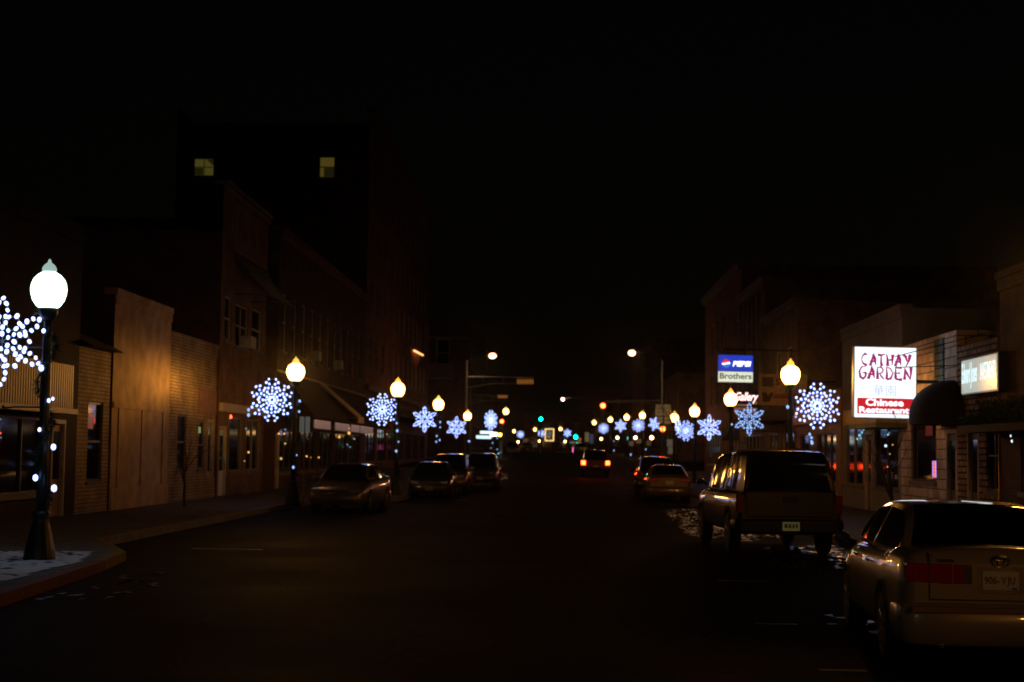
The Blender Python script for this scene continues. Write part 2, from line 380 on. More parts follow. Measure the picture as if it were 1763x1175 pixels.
def door(root, pl, a, b, z0, z1, mat, glazed=True):
    m = MB(); pl.box(m, a+.04, b-.04, z0+.01, z1-.04, .07, .12)
    f = m.build('door', mat, root, True)
    if glazed:
        g = MB(); pl.box(g, a+.18, b-.18, z0+.9, z1-.2, .055, .068); g.build('pane', GLASS, f, True)
    h = MB(); h.tube([pl.p(b-.13, z0+.95, .07), pl.p(b-.13, z0+.95, 0), pl.p(b-.13, z0+1.2, 0), pl.p(b-.13, z0+1.2, .07)], .015, 6); h.build('handle', METAL, f, True)
    fr = MB(); pl.box(fr, a-.06, a+.02, z0, z1, -.01, .1); pl.box(fr, b-.02, b+.06, z0, z1, -.01, .1); pl.box(fr, a-.06, b+.06, z1-.02, z1+.08, -.013, .098)
    fr.build('door_frame', TRIM, f, True)
    return f
def building(label, side, X, y0, y1, H, depth, mat, wins=(), south=(), doors=(), cornice=.25, cmat=None, sidemat=None, zb=None, cat='building', name='building', southH=None, parapet=0):
    zb = gz(y0)+.15 if zb is None else zb; g0 = min(gz(y0), gz(y1))-.3
    root = thing(name, label, cat, (X, y0, g0))
    pl = Plane('x', X, side); ops = [tuple(o[:4]) for o in wins] + [tuple(o[:4]) for o in doors]
    m = MB(); wall(m, pl, y0, y1, g0, H, ops)
    m.build('front_wall', mat, root, True)
    ox = X + side*depth; sp = Plane('y', y0, 1); m = MB()
    a, b = min(X, ox), max(X, ox)
    wall(m, sp, a, b, g0, southH or H, [tuple(o[:4]) for o in south])
    m.quad((a, y1, g0), (b, y1, g0), (b, y1, H), (a, y1, H)); m.quad((ox, y0, g0), (ox, y1, g0), (ox, y1, H), (ox, y0, H))
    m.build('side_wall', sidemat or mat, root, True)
    r = MB(); r.quad((a, y0, (southH or H)-.02), (b, y0, (southH or H)-.02), (b, y1, H-.25), (a, y1, H-.25)); r.build('roof', ROOFM, root, True)
    if cornice:
        c = MB(); pl.box(c, y0-.03, y1, H-.05, H+.12, -cornice*.6, .3); pl.box(c, y0-.02, y1-.02, H-.3, H-.05, -cornice*.35, .0)
        c.build('cornice', cmat or mat, root, True)
    for o in wins:
        k = o[4] if len(o) > 4 else {}
        window(root, pl, o, k.get('s', 'sash'), k.get('f'), k.get('p'), k.get('sill', True))
    for o in south:
        k = o[4] if len(o) > 4 else {}
        window(root, sp, o, k.get('s', 'sash'), k.get('f'), k.get('p'), k.get('sill', True))
    for o in doors:
        k = o[4] if len(o) > 4 else {}
        door(root, pl, *o[:4], k.get('m', WOOD), k.get('g', True))
    root['_pl'] = side
    return root, pl
LX, RX = -12.0, 10.0
def yat(px, X):                             # depth at which the plane X shows at that column of the photo
    y = 40.0
    for _ in range(30):
        p = P(px, 780, y); y *= X/p.x
    return y
def zat(px, py, X):
    y = yat(px, X); return P(px, py, y).z
LIT1 = emit('lit_curtain_yellow', (.55, .48, .08), .09); LIT2 = emit('lit_blind_tan', (.5, .36, .06), .12)

# left 1: near building with a fluted metal fascia over dark shopfronts
ya, yb = 14.0, yat(131, LX)
b1, pl = building('dark two storey building at the left edge behind the white lamp', -1, LX, ya, yb, 7.2, 16, brick('unlit_brick', (.045, .022, .015), (.03, .016, .012), (.02, .016, .014)),  # darker brick colour stands in for a wall that gets no light
    wins=[(ya+1, ya+7, .75, 2.5, dict(s='shop', f=DTRIM)), (ya+8, ya+14, .75, 2.5, dict(s='shop', f=DTRIM)), (ya+18.2, ya+22.4, .75, 2.5, dict(s='shop', f=DTRIM)),
          (ya+3, ya+4, 4.6, 6.2), (ya+8, ya+9, 4.6, 6.2), (ya+13, ya+14, 4.6, 6.2), (ya+18, ya+19, 4.6, 6.2)],
    doors=[(ya+15, ya+16, .15, 2.45, dict(m=WOOD)), (ya+23.0, ya+23.9, .15, 2.4, dict(m=WOOD))])
yfe = yat(129, LX+.55); m = MB()
for k in range(int((yfe-ya)/.16)): y = ya+.04+k*.16; m.box(LX, LX+.5, y, y+.1, 2.72, 3.75)
m.box(LX, LX+.46, ya, yfe, 2.72, 3.75); m.box(LX, LX+.6, ya, yfe, 2.6, 2.72); m.build('fluted_fascia', pbr('fluted_metal', (.16, .11, .06), .5, .2, var=.15), b1, True)

# left 2: low pale block made of a brick wing, a tall stucco front and a second brick wing
y0, y1, y2, y3 = yat(131, LX), yat(187, LX), yat(286, LX), yat(369.5, LX)
HL = zat(369, 601, LX)
# the brick wing with a sloping dark roof
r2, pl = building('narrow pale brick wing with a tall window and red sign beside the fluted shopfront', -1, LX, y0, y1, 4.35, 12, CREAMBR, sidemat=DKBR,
    wins=[(y0+(y1-y0)*.32, y0+(y1-y0)*.78, .95, 3.0, dict(f=DTRIM))], cornice=0)
m = MB(); m.prism([(LX+.35, 4.36), (LX-3.5, 6.3), (LX-12, 6.3), (LX-12, 4.36)], 'y', y0, y1-.03); m.build('sloping_roof', SHING, r2, True)
s = MB(); yy = y0+(y1-y0)*.36; s.box(LX-.085, LX-.05, yy, yy+.5, 2.3, 2.7); s.build('red_window_sign', emit('dim_red_sign', (.5, .03, .01), .1, base=(.12, .01, .005)), r2, True)
HS = zat(240, 522, LX)
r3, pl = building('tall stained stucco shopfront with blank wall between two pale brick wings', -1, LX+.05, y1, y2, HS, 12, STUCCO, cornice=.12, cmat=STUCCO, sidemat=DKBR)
m = MB(); pl.box(m, y1+.03, y2-.03, .1, .75, -.05, .0)
for u in (y1+.6, (y1+y2)/2-.1, y2-.8): pl.box(m, u, u+.22, .75, 2.9, -.035, 0)
pl.box(m, y1+.04, y2-.04, 2.9, 3.06, -.045, 0)
m.build('pilasters', STUCCO, r3, True)
W = y3-y2
r4, pl = building('low pale brick wing with two narrow windows and a corner door', -1, LX, y2, y3, HL, 12, CREAMBR,
    wins=[(y2+W*.20, y2+W*.38, 1.15, 2.9, dict(f=DTRIM)), (y2+W*.62, y2+W*.76, 1.15, 2.75, dict(f=DTRIM))], doors=[(y2+W*.83, y2+W*.96, .15, 2.75, dict(m=pbr('beige_door', (.42, .33, .22), .6)))], cornice=.1, cmat=CREAMBR)
m = MB(); pl.box(m, y2+W*.6, y2+W*.99, 3.0, 3.85, -.04, .0); m.build('signboard', WOOD, r4, True)
m = MB(); pl.box(m, y2+.03, y3-.03, .12, .85, -.04, .0); m.build('plinth', CREAMBR, r4, True)
b = MB(); b.box(LX-.085, LX-.04, y2+W*.65, y2+W*.70, 2.35, 2.55); b.build('green_window_light', emit('green_window', (.4, .8, .25), .25), r4, True)

# left 3: two storey building with metal window hoods
y4 = yat(449, LX); H3 = zat(376, 320, LX)
W = y4-y3
r5, pl = building('tall tan building with metal awnings over its upper windows and a white shop door', -1, LX+.08, y3, y4, H3, 18, TANBR, southH=H3-1.7, sidemat=DKBR,
    wins=[(y3+W*.08, y3+W*.22, 5.7, 7.3), (y3+W*.30, y3+W*.58, 5.6, 7.2, dict(s='cross')), (y3+W*.66, y3+W*.9, 5.7, 7.3),
          (y3+W*.24, y3+W*.52, 1.0, 3.0, dict(s='shop', f=METAL)), (y3+W*.60, y3+W*.93, 1.0, 3.0, dict(s='shop', f=METAL))],
    doors=[(y3+W*.04, y3+W*.17, .15, 2.55, dict(m=WHITEP))], cornice=.3, cmat=TANBR)
m = MB(); pl.box(m, y3+W*.02, y4-.05, 3.15, 3.45, -.14, .0); m.build('shop_cornice', TRIM, r5, True)
m = MB(); pl.box(m, y3+W*.50, y3+W*.56, .1, .55, -.22, 0); m.build('stone_block', STONE, r5, True)
m = MB()
for (u0, u1) in ((y3+W*.26, y3+W*.62), (y3+W*.63, y3+W*.93)):
    X = LX+.08
    for k in range(9):
        f = k/8; zc = 9.0-f*1.45; dx = .05+1.15*f**1.4
        m.box(X+dx-.09, X+dx+.09, u0, u1, zc-.02, zc+.02)
    for u in (u0, u1): m.tube([(X+.02, u, 9.05), (X+.3, u, 8.4), (X+1.25, u, 7.5), (X+.02, u, 7.5)], .03, 6)
m.build('metal_awning', METAL, r5, True)
ac = MB(); ac.box(LX+.08, LX+.5, y3+W*.40, y3+W*.52, 5.62, 6.05); ac.build('air_conditioner', pbr('ac_case', (.5, .5, .48), .5), r5, True)

# left 4: brick block with a long shingled canopy
y5 = yat(626, LX); ys_ = y4+3.2; H4 = zat(548, 453, LX); W = y5-ys_
ops = []
for k in range(11):
    u = ys_+1.0+k*(W-2)/11; ops.append((u, u+1.05, 6.1, 8.6))
shop = [(ys_+1+k*(W-2)/5, ys_+1+(k+.82)*(W-2)/5, .8, 2.75, dict(s='shop', f=DTRIM)) for k in range(5)]
r6, pl = building('long two storey brick block with rows of tall windows over a shingled canopy', -1, LX, ys_, y5, H4, 18, DKBR, wins=ops+shop, cornice=.35, cmat=REDBR,
                  doors=[(ys_+.1, ys_+.9, .15, 2.4)])
m = MB(); m.prism([(LX, 5.15), (LX+1.6, 3.35), (LX+1.6, 3.2), (LX, 3.2)], 'y', ys_+.05, y5-.05); m.build('shingled_canopy', SHING, r6, True)
m = MB(); m.tube([(LX+.02, ys_, 5.2), (LX+.02, y5-.05, 5.2)], .05, 6); m.build('canopy_flashing', pbr('copper_flashing', (.45, .22, .1), .4, .6), r6, True)
aw = thing('awning', 'pale sloping cloth awning jutting out between the first and second orange lamps on the left', 'awning', (LX, 78, 3.2))
m = MB(); m.prism([(LX+.02, 5.2), (LX+2.05, 3.5), (LX+2.05, 3.42), (LX+.02, 5.1)], 'y', 78, 80.2); m.prism([(LX+2.0, 3.5), (LX+2.06, 3.5), (LX+2.06, 3.2), (LX+2.0, 3.2)], 'y', 78, 80.2)
m.build('cloth', pbr('beige_canvas', (.55, .45, .36), .9), aw, True)
m = MB(); m.tube([(LX, 78.1, 3.5), (LX+2.0, 78.1, 3.45)], .025, 6); m.tube([(LX, 80.1, 3.5), (LX+2.0, 80.1, 3.45)], .025, 6); m.build('frame', METAL, aw, True)
LITB = emit('lit_signboard', (1, .5, .2), .03, base=(.04, .028, .018))
for (pa, pb) in ((541, 569), (577, 601), (604, 619), (620, 642)):
    sgn = MB(); ua, ub = yat(pa, LX+1.7), yat(pb, LX+1.7)
    sgn.box(LX+1.62, LX+1.68, ua, ub, 2.75, 3.12); sgn.build('signboard', LITB, r6, True)
for k in (2, 5): 
    ac = MB(); u = ops[k+1][0]; ac.box(LX, LX+.42, u+.15, u+.85, 6.15, 6.6); ac.build('air_conditioner', MATS['ac_case'], r6, True)

# left 5: the six storey brick block
y6 = yat(735, LX); H5 = zat(628, 190, LX); W = y6-y5
ops = []
for fl in range(5):
    z = 7.0+fl*3.55
    for k in range(12):
        u = y5+1.5+k*(W-3)/12; ops.append((u, u+1.25, z, z+2.1))
shop = [(y5+1+k*(W-2)/7, y5+1+(k+.8)*(W-2)/7, 1.1, 3.3, dict(s='shop', f=DTRIM)) for k in range(7)]
def lw(px, py, w, h, pm, st):
    c = P(px, py, y5); return (c.x-w/2, c.x+w/2, c.z-h/2, c.z+h/2, dict(s=st, f=DTRIM, p=pm))
sw = [lw(351, 288, 1.3, 1.15, LIT1, 'cross'), lw(563, 288, 1.0, 1.35, LIT2, 'sash')]
for fl in (0, 1, 2, 4):
    for px in (351, 457, 563):
        c = P(px, 288+105*(fl-2 if fl > 2 else fl-2)+0, y5); z = P(px, 288, y5).z-3.55*(3-fl)
        if z+.8 < H5-.6 and z > 13: sw.append((c.x-.5, c.x+.5, z-.7, z+.7, dict(f=DTRIM)))
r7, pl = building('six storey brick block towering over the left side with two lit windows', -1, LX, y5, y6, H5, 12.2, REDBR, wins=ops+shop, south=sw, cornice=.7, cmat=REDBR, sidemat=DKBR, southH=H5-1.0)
c_ = P(351, 288, y5); m = MB(); sp = Plane('y', y5, 1)
sp.box(m, c_.x-.6, c_.x-.05, c_.z-.5, c_.z-.04, .08, .095); m.add([sp.p(c_.x+.15, c_.z+.5, .09), sp.p(c_.x+.6, c_.z+.5, .09), sp.p(c_.x+.6, c_.z+.08, .09)], [(0, 1, 2)]); m.build('curtain', emit('dim_pane', (.4, .38, .06), .022), r7, True)
c_ = P(563, 288, y5); m = MB(); sp.box(m, c_.x-.2, c_.x+.44, c_.z-.6, c_.z-.04, .08, .095); m.build('curtain', MATS['dim_pane'], r7, True)
m = MB(); pl.box(m, y5+.05, y6-.05, 5.6, 5.95, -.25, 0); pl.box(m, y5+.06, y6-.06, 5.1, 5.25, -.12, 0); m.build('string_course', STONE, r7, True)
m = MB(); m.prism([(LX, 5.0), (LX+1.5, 4.3), (LX+1.5, 4.15), (LX, 4.15)], 'y', y5+4, y6-12); m.build('awning', CANVAS, r7, True)
mq = thing('marquee_light', 'thin orange neon tube glowing along a cornice high at the left corner', 'light', (LX+.35, yat(719, LX), 0))
c0, c1 = P(713, 604, yat(716, LX+.5)), P(728, 612, yat(729, LX+.5))
m = MB(); m.tube([c0, c1], .07, 8); m.build('neon_tube', emit('neon_orange', (1, .38, .12), 3.0), mq, True)
m = MB(); m.tube([c0+Vector((-.05, 0, .14)), c1+Vector((-.05, 0, .14))], .05, 6); m.tube([c0+Vector((-.75, 0, .14)), c0+Vector((0, 0, .14))], .03, 6); m.build('bracket', BLKMET, mq, True)

# building across the side street on the left
yE = 152; cE = P(808, 700, yE).x; HE = P(808, 556, yE).z
win = P(763, 606, yE); g = gz(yE)
sw = [(win.x-.65, win.x+.65, win.z-1.45, win.z+1.25, dict(s='sash')), (win.x-3.6, win.x-2.3, win.z-1.45, win.z+1.25), (win.x-6.6, win.x-5.3, win.z-1.45, win.z+1.25)]
ow = [(yE+2+k*4.2, yE+3.4+k*4.2, win.z-1.45, win.z+1.2) for k in range(7)] + [(yE+1.5+k*6, yE+6.5+k*6, g+1, g+3.3, dict(s='shop', f=DTRIM)) for k in range(5)]
r8, pl = building('three storey corner building past the crossing with a pale framed window facing the camera', -1, cE, yE, yE+34, HE, 20, DKBR, wins=ow, south=sw, cornice=.4, cmat=REDBR)
m = MB(); sp = Plane('y', yE, 1); sp.box(m, cE-19.8, cE-.05, HE-1.6, HE-1.35, -.12, 0); m.build('string_course', STONE, r8, True)
m = MB(); a, b = P(718, 640, yE-1), P(778, 640, yE-1)
m.prism([(yE, a.z+.9), (yE-1.6, a.z-.55), (yE-1.6, a.z-.7), (yE, a.z-.7)], 'x', a.x, b.x); m.build('awning', pbr('tan_canvas', (.42, .3, .18), .9), r8, True)

# further left and right rows beyond the crossing
def faces(y0, y1, H, n, g, fl=2, hh=1.6):
    o = []
    for k in range(n):
        u = y0+(y1-y0)*(k+.2)/n; v = y0+(y1-y0)*(k+.75)/n
        o.append((u, v, g+.9, g+3, dict(s='shop', f=DTRIM)))
        for f in range(1, fl): o.append((u+.3, u+1.5, g+1.6+f*3.3, g+1.6+f*3.3+hh))
    return o
FAR = [(-1, -8.6, 187, 214, 8.8, DKBR, 'low dark brick shop row past the corner building on the left', 2), (-1, -10.6, 214.2, 250, 10, REDBR, 'two storey brick building far down on the left', 2),
       (-1, -14.5, 250.2, 292, 9, TANBR, 'tan two storey building at the far left bend', 2),
       (1, 11.2, 146, 166, 9.4, TANBR, 'tan corner building past the crossing on the right', 2), (1, 11.0, 166.2, 186, 12.2, DKBR, 'three storey dark building past the crossing on the right', 3),
       (1, 10.2, 186.2, 216, 15.5, REDBR, 'tallest dark brick building far down on the right', 4), (1, 8.4, 216.2, 246, 9.5, DKBR, 'two storey dark building far down on the right', 2), (1, 6.5, 246.2, 280, 8.5, TANBR, 'tan two storey building where the street bends', 2)]
for sd, X, a, b, H, mt, lab, fl in FAR:
    g = gz(a)+.15; building(lab, sd, X, a, b, H, 14, mt, wins=faces(a, b, H, 4, g, fl), cornice=.3)
# building closing the view
yc = 312; root = thing('building', 'pale building closing the view at the end of the street', 'building', (0, yc, 1.7))
g = gz(yc); sp = Plane('y', yc, 1); m = MB(); a, b = P(900, 760, yc).x, P(1040, 760, yc).x
ops = [(a+1+k*2.9, a+2.9+k*2.9, g+.9, g+3) for k in range(5)] + [(a+1.2+k*2.9, a+2.4+k*2.9, g+4.6, g+6.2) for k in range(5)]
wall(m, sp, a, b, g-.3, g+7.6, ops); m.build('front_wall', DKBR, root, True)
m = MB(); m.box(a, b, yc+.3, yc+12, g-.3, g+7.5); m.build('side_wall', DKBR, root, True)
m = MB(); m.box(a-.1, b+.1, yc-.25, yc+12, g+7.6, g+7.9); m.build('roof', ROOFM, root, True)
for o in ops: window(root, sp, o, 'sash', DTRIM)

# ---- right side
# nearest, mostly beyond the frame
ya, yb = 12.0, yat(1729, RX)
b9, pl = building('dark brick shop at the right edge with curtained window', 1, RX-.1, ya, yb-.1, 5.9, 14, DKBR,
    wins=[(yb-3.4, yb-1.6, 1.15, 2.85, dict(s='cross', f=WOOD)), (ya+2, ya+8, .9, 2.9, dict(s='shop', f=DTRIM)), (ya+10, ya+16, .9, 2.9, dict(s='shop', f=DTRIM))], cornice=.2)
# shop with the lit wall sign
yA, yB = yat(1729, RX), yat(1648, RX); HA = zat(1690, 588, RX)
b10, pl = building('low rough brick shop carrying a square lit wall sign', 1, RX, yA, yB, HA, 12, ROUGHBR,
    wins=[(yA+.3, yA+1.5, 1.1, 2.75, dict(s='cross', f=DTRIM))], doors=[(yA+2.2, yA+3.1, .15, 2.5, dict(m=DTRIM))], cornice=0)
m = MB(); m.tube([(RX-.06, yA+.05, .15), (RX-.06, yA+.05, HA+.3)], .06, 8); m.build('downpipe', pbr('copper_pipe', (.4, .2, .1), .4, .5), b10, True)
# sign
sg = thing('wall_sign', 'square backlit wall sign with white script lettering on the rough brick shop', 'sign', (RX-.18, (yA+yB)/2, 2.8))
u0, u1 = yat(1720, RX-.3), yat(1657, RX-.3); z1 = P(1690, 612, yat(1690, RX-.3)).z; z0 = P(1690, 678, yat(1690, RX-.3)).z
m = MB(); m.box(RX-.3, RX-.02, u0, u1, z0, z1); m.build('cabinet', BLKMET, sg, True, bevel=.02)
SIGNG = emit('grey_green_sign_face', (.42, .45, .34), .6, True, base=(.3, .32, .28), rough=.22)
m = MB(); m.box(RX-.325, RX-.302, u0+.05, u1-.05, z0+.05, z1-.05); m.build('face_panel', SIGNG, sg, True)
WT = emit('white_sign_letter', (.7, .95, 1), .95)
off = parent_loc(sg)
um, zm = (u0+u1)/2, (z0+z1)/2+.03
text('lettering', 'Edward Jones', .50, WT, sg, (RX-.335-off.x, u1-.08-(u1-u0)*.23-off.y, zm-off.z-.02), (math.pi/2, 0, -math.pi/2), .003, .006, .25, fit=((u1-u0)*.44, .62))
text('lettering', 'INVESTMENTS', .36, WT, sg, (RX-.335-off.x, u0+.07+(u1-u0)*.21-off.y, zm+.03-off.z), (math.pi/2, 0, -math.pi/2), .003, .002, 0, fit=((u1-u0)*.40, .40))
# pale block restaurant
yC = yat(1551, RX); HC = zat(1600, 583, RX)
b11, pl = building('pale painted block restaurant front with a neon sign in its window', 1, RX, yB, yC, HC, 12, CREAMBR2,
    wins=[(yB+(yC-yB)*.34, yB+(yC-yB)*.80, 1.2, 2.95, dict(s='none', f=DTRIM))], doors=[(yB+.12, yB+1.05, .15, 2.5, dict(m=DTRIM))], cornice=0)
m = MB(); pl.box(m, yat(1627, RX), yat(1611, RX), 3.0, HC-.1, -.03, 0); m.build('blue_panel', brick('blue_block', (.16, .26, .3), (.1, .18, .22), (.03, .05, .06), .4, .2, .02), b11, True)
m = MB(); pl.box(m, yat(1626, RX), yC-.05, 0, .5, -.04, 0); m.build('plinth', CREAMBR2, b11, True)
pr = MB(); yy = yB+(yC-yB)*.38; pr.box(RX+.04, RX+.07, yy+.3, yy+1.1, 2.45, 2.8); pr.build('window_poster', pbr('red_poster', (.3, .04, .03), .6), b11, True)
nn = thing('neon_sign', 'small upright red neon sign with a blue border in the restaurant window', 'sign', P(1609, 808, yat(1609, RX))); nn.location.x = RX+.02
c = nn.location; hy, hz = .17, .21
m = MB(); m.box(-.01, .0, -hy, hy, -hz, hz); m.build('back_panel', emit('neon_red_glow', (1, .10, .03), .8, base=(.2, .02, .02)), nn)
m = MB(); m.tube([(-.03, -hy, -hz), (-.03, hy, -hz), (-.03, hy, hz), (-.03, -hy, hz), (-.03, -hy, -hz)], .010, 6); m.build('border_tube', emit('neon_violet', (.5, .3, 1), 1.3), nn)
m = MB()
for k in (-.13, -.04, .05, .14): m.tube([(-.03, -.1, k), (-.03, .1, k)], .014, 6)
m.build('lettering', emit('neon_red', (1, .14, .04), 1.6), nn)
# dome awning over the door
dm = thing('awning', 'dark rounded dome awning over the entrance between the two signs', 'awning', (RX, yat(1650, RX), 0))
m = MB(); yc_, rr, zt_, zb_ = yat(1650, RX)+.6, 1.75, 4.55, 2.85
rings = []
for i in range(9):
    f = i/8; x = RX-.02-1.75*math.sin(f*math.pi/2); rings.append((x, 1-.0*f, zt_-(zt_-zb_)*(1-math.cos(f*math.pi/2))))
ctr = RX
zt_, zb_ = P(1640, 651, yat(1640, RX)-1).z, P(1610, 733, yat(1610, RX)-1).z
vs_, fs_ = [], []
NU, NV = 20, 8
for j in range(NV+1):
    v = j/NV*math.pi/2
    for i in range(NU+1):
        t = math.pi*i/NU
        vs_.append((RX-.01-1.05*math.sin(t)*math.cos(v), yc_+1.25*math.cos(t)*math.cos(v), zb_+.25+(zt_-zb_-.25)*math.sin(v)))
for j in range(NV):
    for i in range(NU): fs_.append((j*(NU+1)+i, j*(NU+1)+i+1, (j+1)*(NU+1)+i+1, (j+1)*(NU+1)+i))
m = MB(); m.add(vs_, fs_, True); m.build('canopy', CANVAS, dm, True)
m = MB(); vs_ = []
for i in range(NU+1):
    t = math.pi*i/NU; x, y = RX-.01-1.05*math.sin(t), yc_+1.25*math.cos(t)
    vs_ += [(x, y, zb_), (x, y, zb_+.25)]
m.add(vs_, [(2*i, 2*i+2, 2*i+3, 2*i+1) for i in range(NU)]); m.build('valance', CANVAS, dm, True)
# canopy with evergreen garlands at the right edge
cg = thing('garland', 'thick dark evergreen garland heaped on the ledge under the square wall sign', 'garland', (RX-.5, yA, 2.8))
m = MB(); rnd = random.Random(5)
yy0, yy1 = yA-6, yat(1668, RX-.7)
for k in range(5200):
    y = rnd.uniform(yy0, yy1); hump = .16+.42*abs(math.sin((y-yA)*1.35))**1.5
    zc = 2.55+rnd.random()*hump; x = RX-.55+rnd.uniform(-.35, .35)
    d = Vector((rnd.uniform(-1, 1), rnd.uniform(-1, 1), rnd.uniform(-.2, 1.2))).normalized()*rnd.uniform(.08, .2); s_ = Vector((d.y, -d.x, .2)).normalized()*.018
    p = Vector((x, y, zc)); m.add([p-s_, p+s_, p+d], [(0, 1, 2)])
m.build('needles', NEEDLE, cg, True)
m = MB(); m.box(RX-.95, RX-.11, yy0, yy1, 2.42, 2.58); m.build('ledge', CANVAS, cg, True)
# next shop with projecting fascia
yD = yat(1448, RX)
b12, pl = building('dark panelled shop with a deep lit fascia behind the restaurant sign', 1, RX+.05, yC, yD, zat(1500, 552, RX), 14, GREYW,
    wins=[(yC+.6, yC+(yD-yC)*.42, .9, 2.9, dict(s='shop', f=DTRIM)), (yC+(yD-yC)*.62, yD-.3, .9, 2.9, dict(s='shop', f=METAL))], doors=[(yC+(yD-yC)*.47, yC+(yD-yC)*.57, .15, 2.6)], cornice=.15, cmat=GREYW)
X1 = RX-.9
m = MB(); ua, ub = yat(1508, X1), yat(1452, X1); za, zb2 = P(1480, 704, yat(1480, X1)).z, P(1480, 730, yat(1480, X1)).z
m.box(X1, RX+.04, ua, ub, zb2, za); m.build('fascia', pbr('fascia_board', (.5, .36, .22), .7), b12, True)
m = MB(); m.box(X1-.01, RX+.04, ua-.02, ub-1, zb2-.14, zb2-.005); m.build('fascia_trim', pbr('green_trim', (.2, .25, .08), .6), b12, True)
yE2 = yat(1372, RX)
X2 = RX-.25
b13, pl = building('single storey shop with a tall corrugated tan fascia left of the restaurant sign', 1, RX, yD, yE2, P(1459, 664, yat(1459, X2)).z, 14, WOOD,
    wins=[(yD+1, yD+5.2, .9, 2.75, dict(s='shop', f=DTRIM)), (yD+7, yE2-1, .9, 2.75, dict(s='shop', f=DTRIM))], doors=[(yD+5.7, yD+6.6, .15, 2.5)], cornice=0)
m = MB(); zt2, zb3 = P(1459, 664, yat(1459, X2)).z, P(1459, 722, yat(1459, X2)).z
for k in range(int((yE2-yD)/.3)): m.box(X2, RX-.002, yD+.02+k*.3, yD+.27+k*.3, zb3, zt2)
m.box(X2+.06, RX-.003, yD+.01, yE2-.02, zb3+.02, zt2-.02); m.build('corrugated_fascia', pbr('tan_metal', (.5, .3, .15), .6, var=.2), b13, True)
# taller row up to the crossing
yF = yat(1316, RX); yG = yat(1275, RX); yH = yat(1213, RX)
b14, pl = building('brown two storey building behind the nearest right lamp', 1, RX+3.2, yD+.3, yE2+4, zat(1430, 548, RX), 12, WOOD, cornice=.2, cmat=WOOD,
    wins=[(yD+3, yD+4.2, 5.2, 6.6), (yD+9, yD+10.2, 5.2, 6.6)])
b15, pl = building('two storey tan building with a bay window and hanging shop signs', 1, RX+.02, yE2, yF, zat(1335, 540, RX), 14, TANBR,
    wins=[(yE2+1.5, yE2+3.2, 4.5, 6.6), (yE2+5, yE2+6.6, 4.5, 6.6), (yE2+1, yE2+4.5, .9, 2.9, dict(s='shop')), (yE2+6, yF-1, .9, 2.9, dict(s='shop'))], cornice=.3, cmat=STONE)
m = MB(); m.prism([(RX, 4.6), (RX-1.5, 3.6), (RX-1.5, 3.35), (RX, 3.35)], 'y', yE2+.4, yF-.4); m.build('awning', CANVAS, b15, True)
b16, pl = building('tall pale pilastered building behind the blue and white hanging sign', 1, RX+.02, yF, yG, zat(1299, 494, RX), 14, brick('olive_brick', (.30, .24, .12), (.24, .19, .09), (.1, .08, .05)),
    wins=[(yF+1.2+k*3.4, yF+2.6+k*3.4, z, z+2.0) for k in range(int((yG-yF)/3.6)) for z in (4.6, 7.6)] + [(yF+1, yG-1.5, .9, 2.9, dict(s='shop'))], cornice=.45, cmat=STONE)
m = MB()
for k in range(6): u = yF+.3+k*(yG-yF-.8)/5; pl.box(m, u, u+.3, 3.4, zat(1299, 494, RX)-.5, -.16, 0)
m.build('pilasters', STONE, b16, True)
b17, pl = building('three storey brick building at the crossing on the right', 1, RX+.02, yG, yH, zat(1248, 492, RX)+.3, 14, REDBR,
    wins=[(yG+1.2+k*3.6, yG+2.6+k*3.6, z+.4, z+2.4) for k in range(int((yH-yG)/3.8)) for z in (4.6, 8.0)] + [(yG+1, yG+(yH-yG)*.4, 1.2, 3.3, dict(s='shop')), (yG+(yH-yG)*.5, yH-1, 1.2, 3.3, dict(s='shop'))], cornice=.6, cmat=STONE)

# ---------------------------------------------------------------- street lamps
def lamp_proto(mat, dim, post, light):
    t = thing('street_lamp', 'x', 'street lamp')
    m = MB(); m.lathe([(.25, 0), (.25, .08), (.235, .1), (.22, .22), (.17, .45), (.125, .62), (.12, .68), (.135, .7), (.135, .76), (.1, .8)], seg=16, sm=False); m.build('base', post, t)
    m = MB(); m.lathe([(.082, .78), (.078, 1.6), (.07, 3.35), (.06, 3.42), (.078, 3.45), (.078, 3.5), (.055, 3.53), (.055, 3.66)], seg=14); m.build('post', post, t)
    m = MB(); m.lathe([(.055, 3.66), (.1, 3.7), (.14, 3.76), (.15, 3.82), (.145, 3.845), (.06, 3.83)], seg=18); m.build('globe_holder', post, t)
    m = MB(); m.lathe([(.13, 3.84), (.18, 3.88), (.235, 3.96), (.265, 4.06), (.272, 4.13), (.262, 4.21), (.23, 4.29), (.17, 4.355), (.1, 4.40)], seg=24); m.build('globe', mat, t)
    m = MB(); m.lathe([(.105, 4.405), (.11, 4.44), (.095, 4.48), (.07, 4.51), (.03, 4.54), (.02, 4.58), (.0, 4.6)], seg=14); m.build('finial', dim, t)
    lo = bpy.data.objects.new('light', light); COL.objects.link(lo); lo.parent = t; lo.location = (0, 0, 4.12)
    return t
def add_arms(t, sx, post):
    for z in (3.25, 2.35):
        m = MB(); m.tube([(0, 0, z), (sx*.45, 0, z), (sx*.62, 0, z-.02)], .014, 6); m.ball((sx*.63, 0, z), .025); m.build('banner_arm', post, t)
sodium = lamp_proto(SODIUM, SODDIM, GREENMET, L_SOD)
LAMPS = []
def lamp(px, py, Y, label, arm=0, first=[True], side=0, lower=False, sc=1):
    p = P(px, py, Y)
    if first[0]: t = sodium; first[0] = False
    else: t = dup(sodium0)
    t.location = (p.x, Y, p.z-4.12*sc); t.scale = (1, 1, 1) if sc == 1 else (sc, sc, sc)
    tag(t, label, 'street lamp', 'globe street lamps lining the street')
    LAMPS.append((p, t)); return t
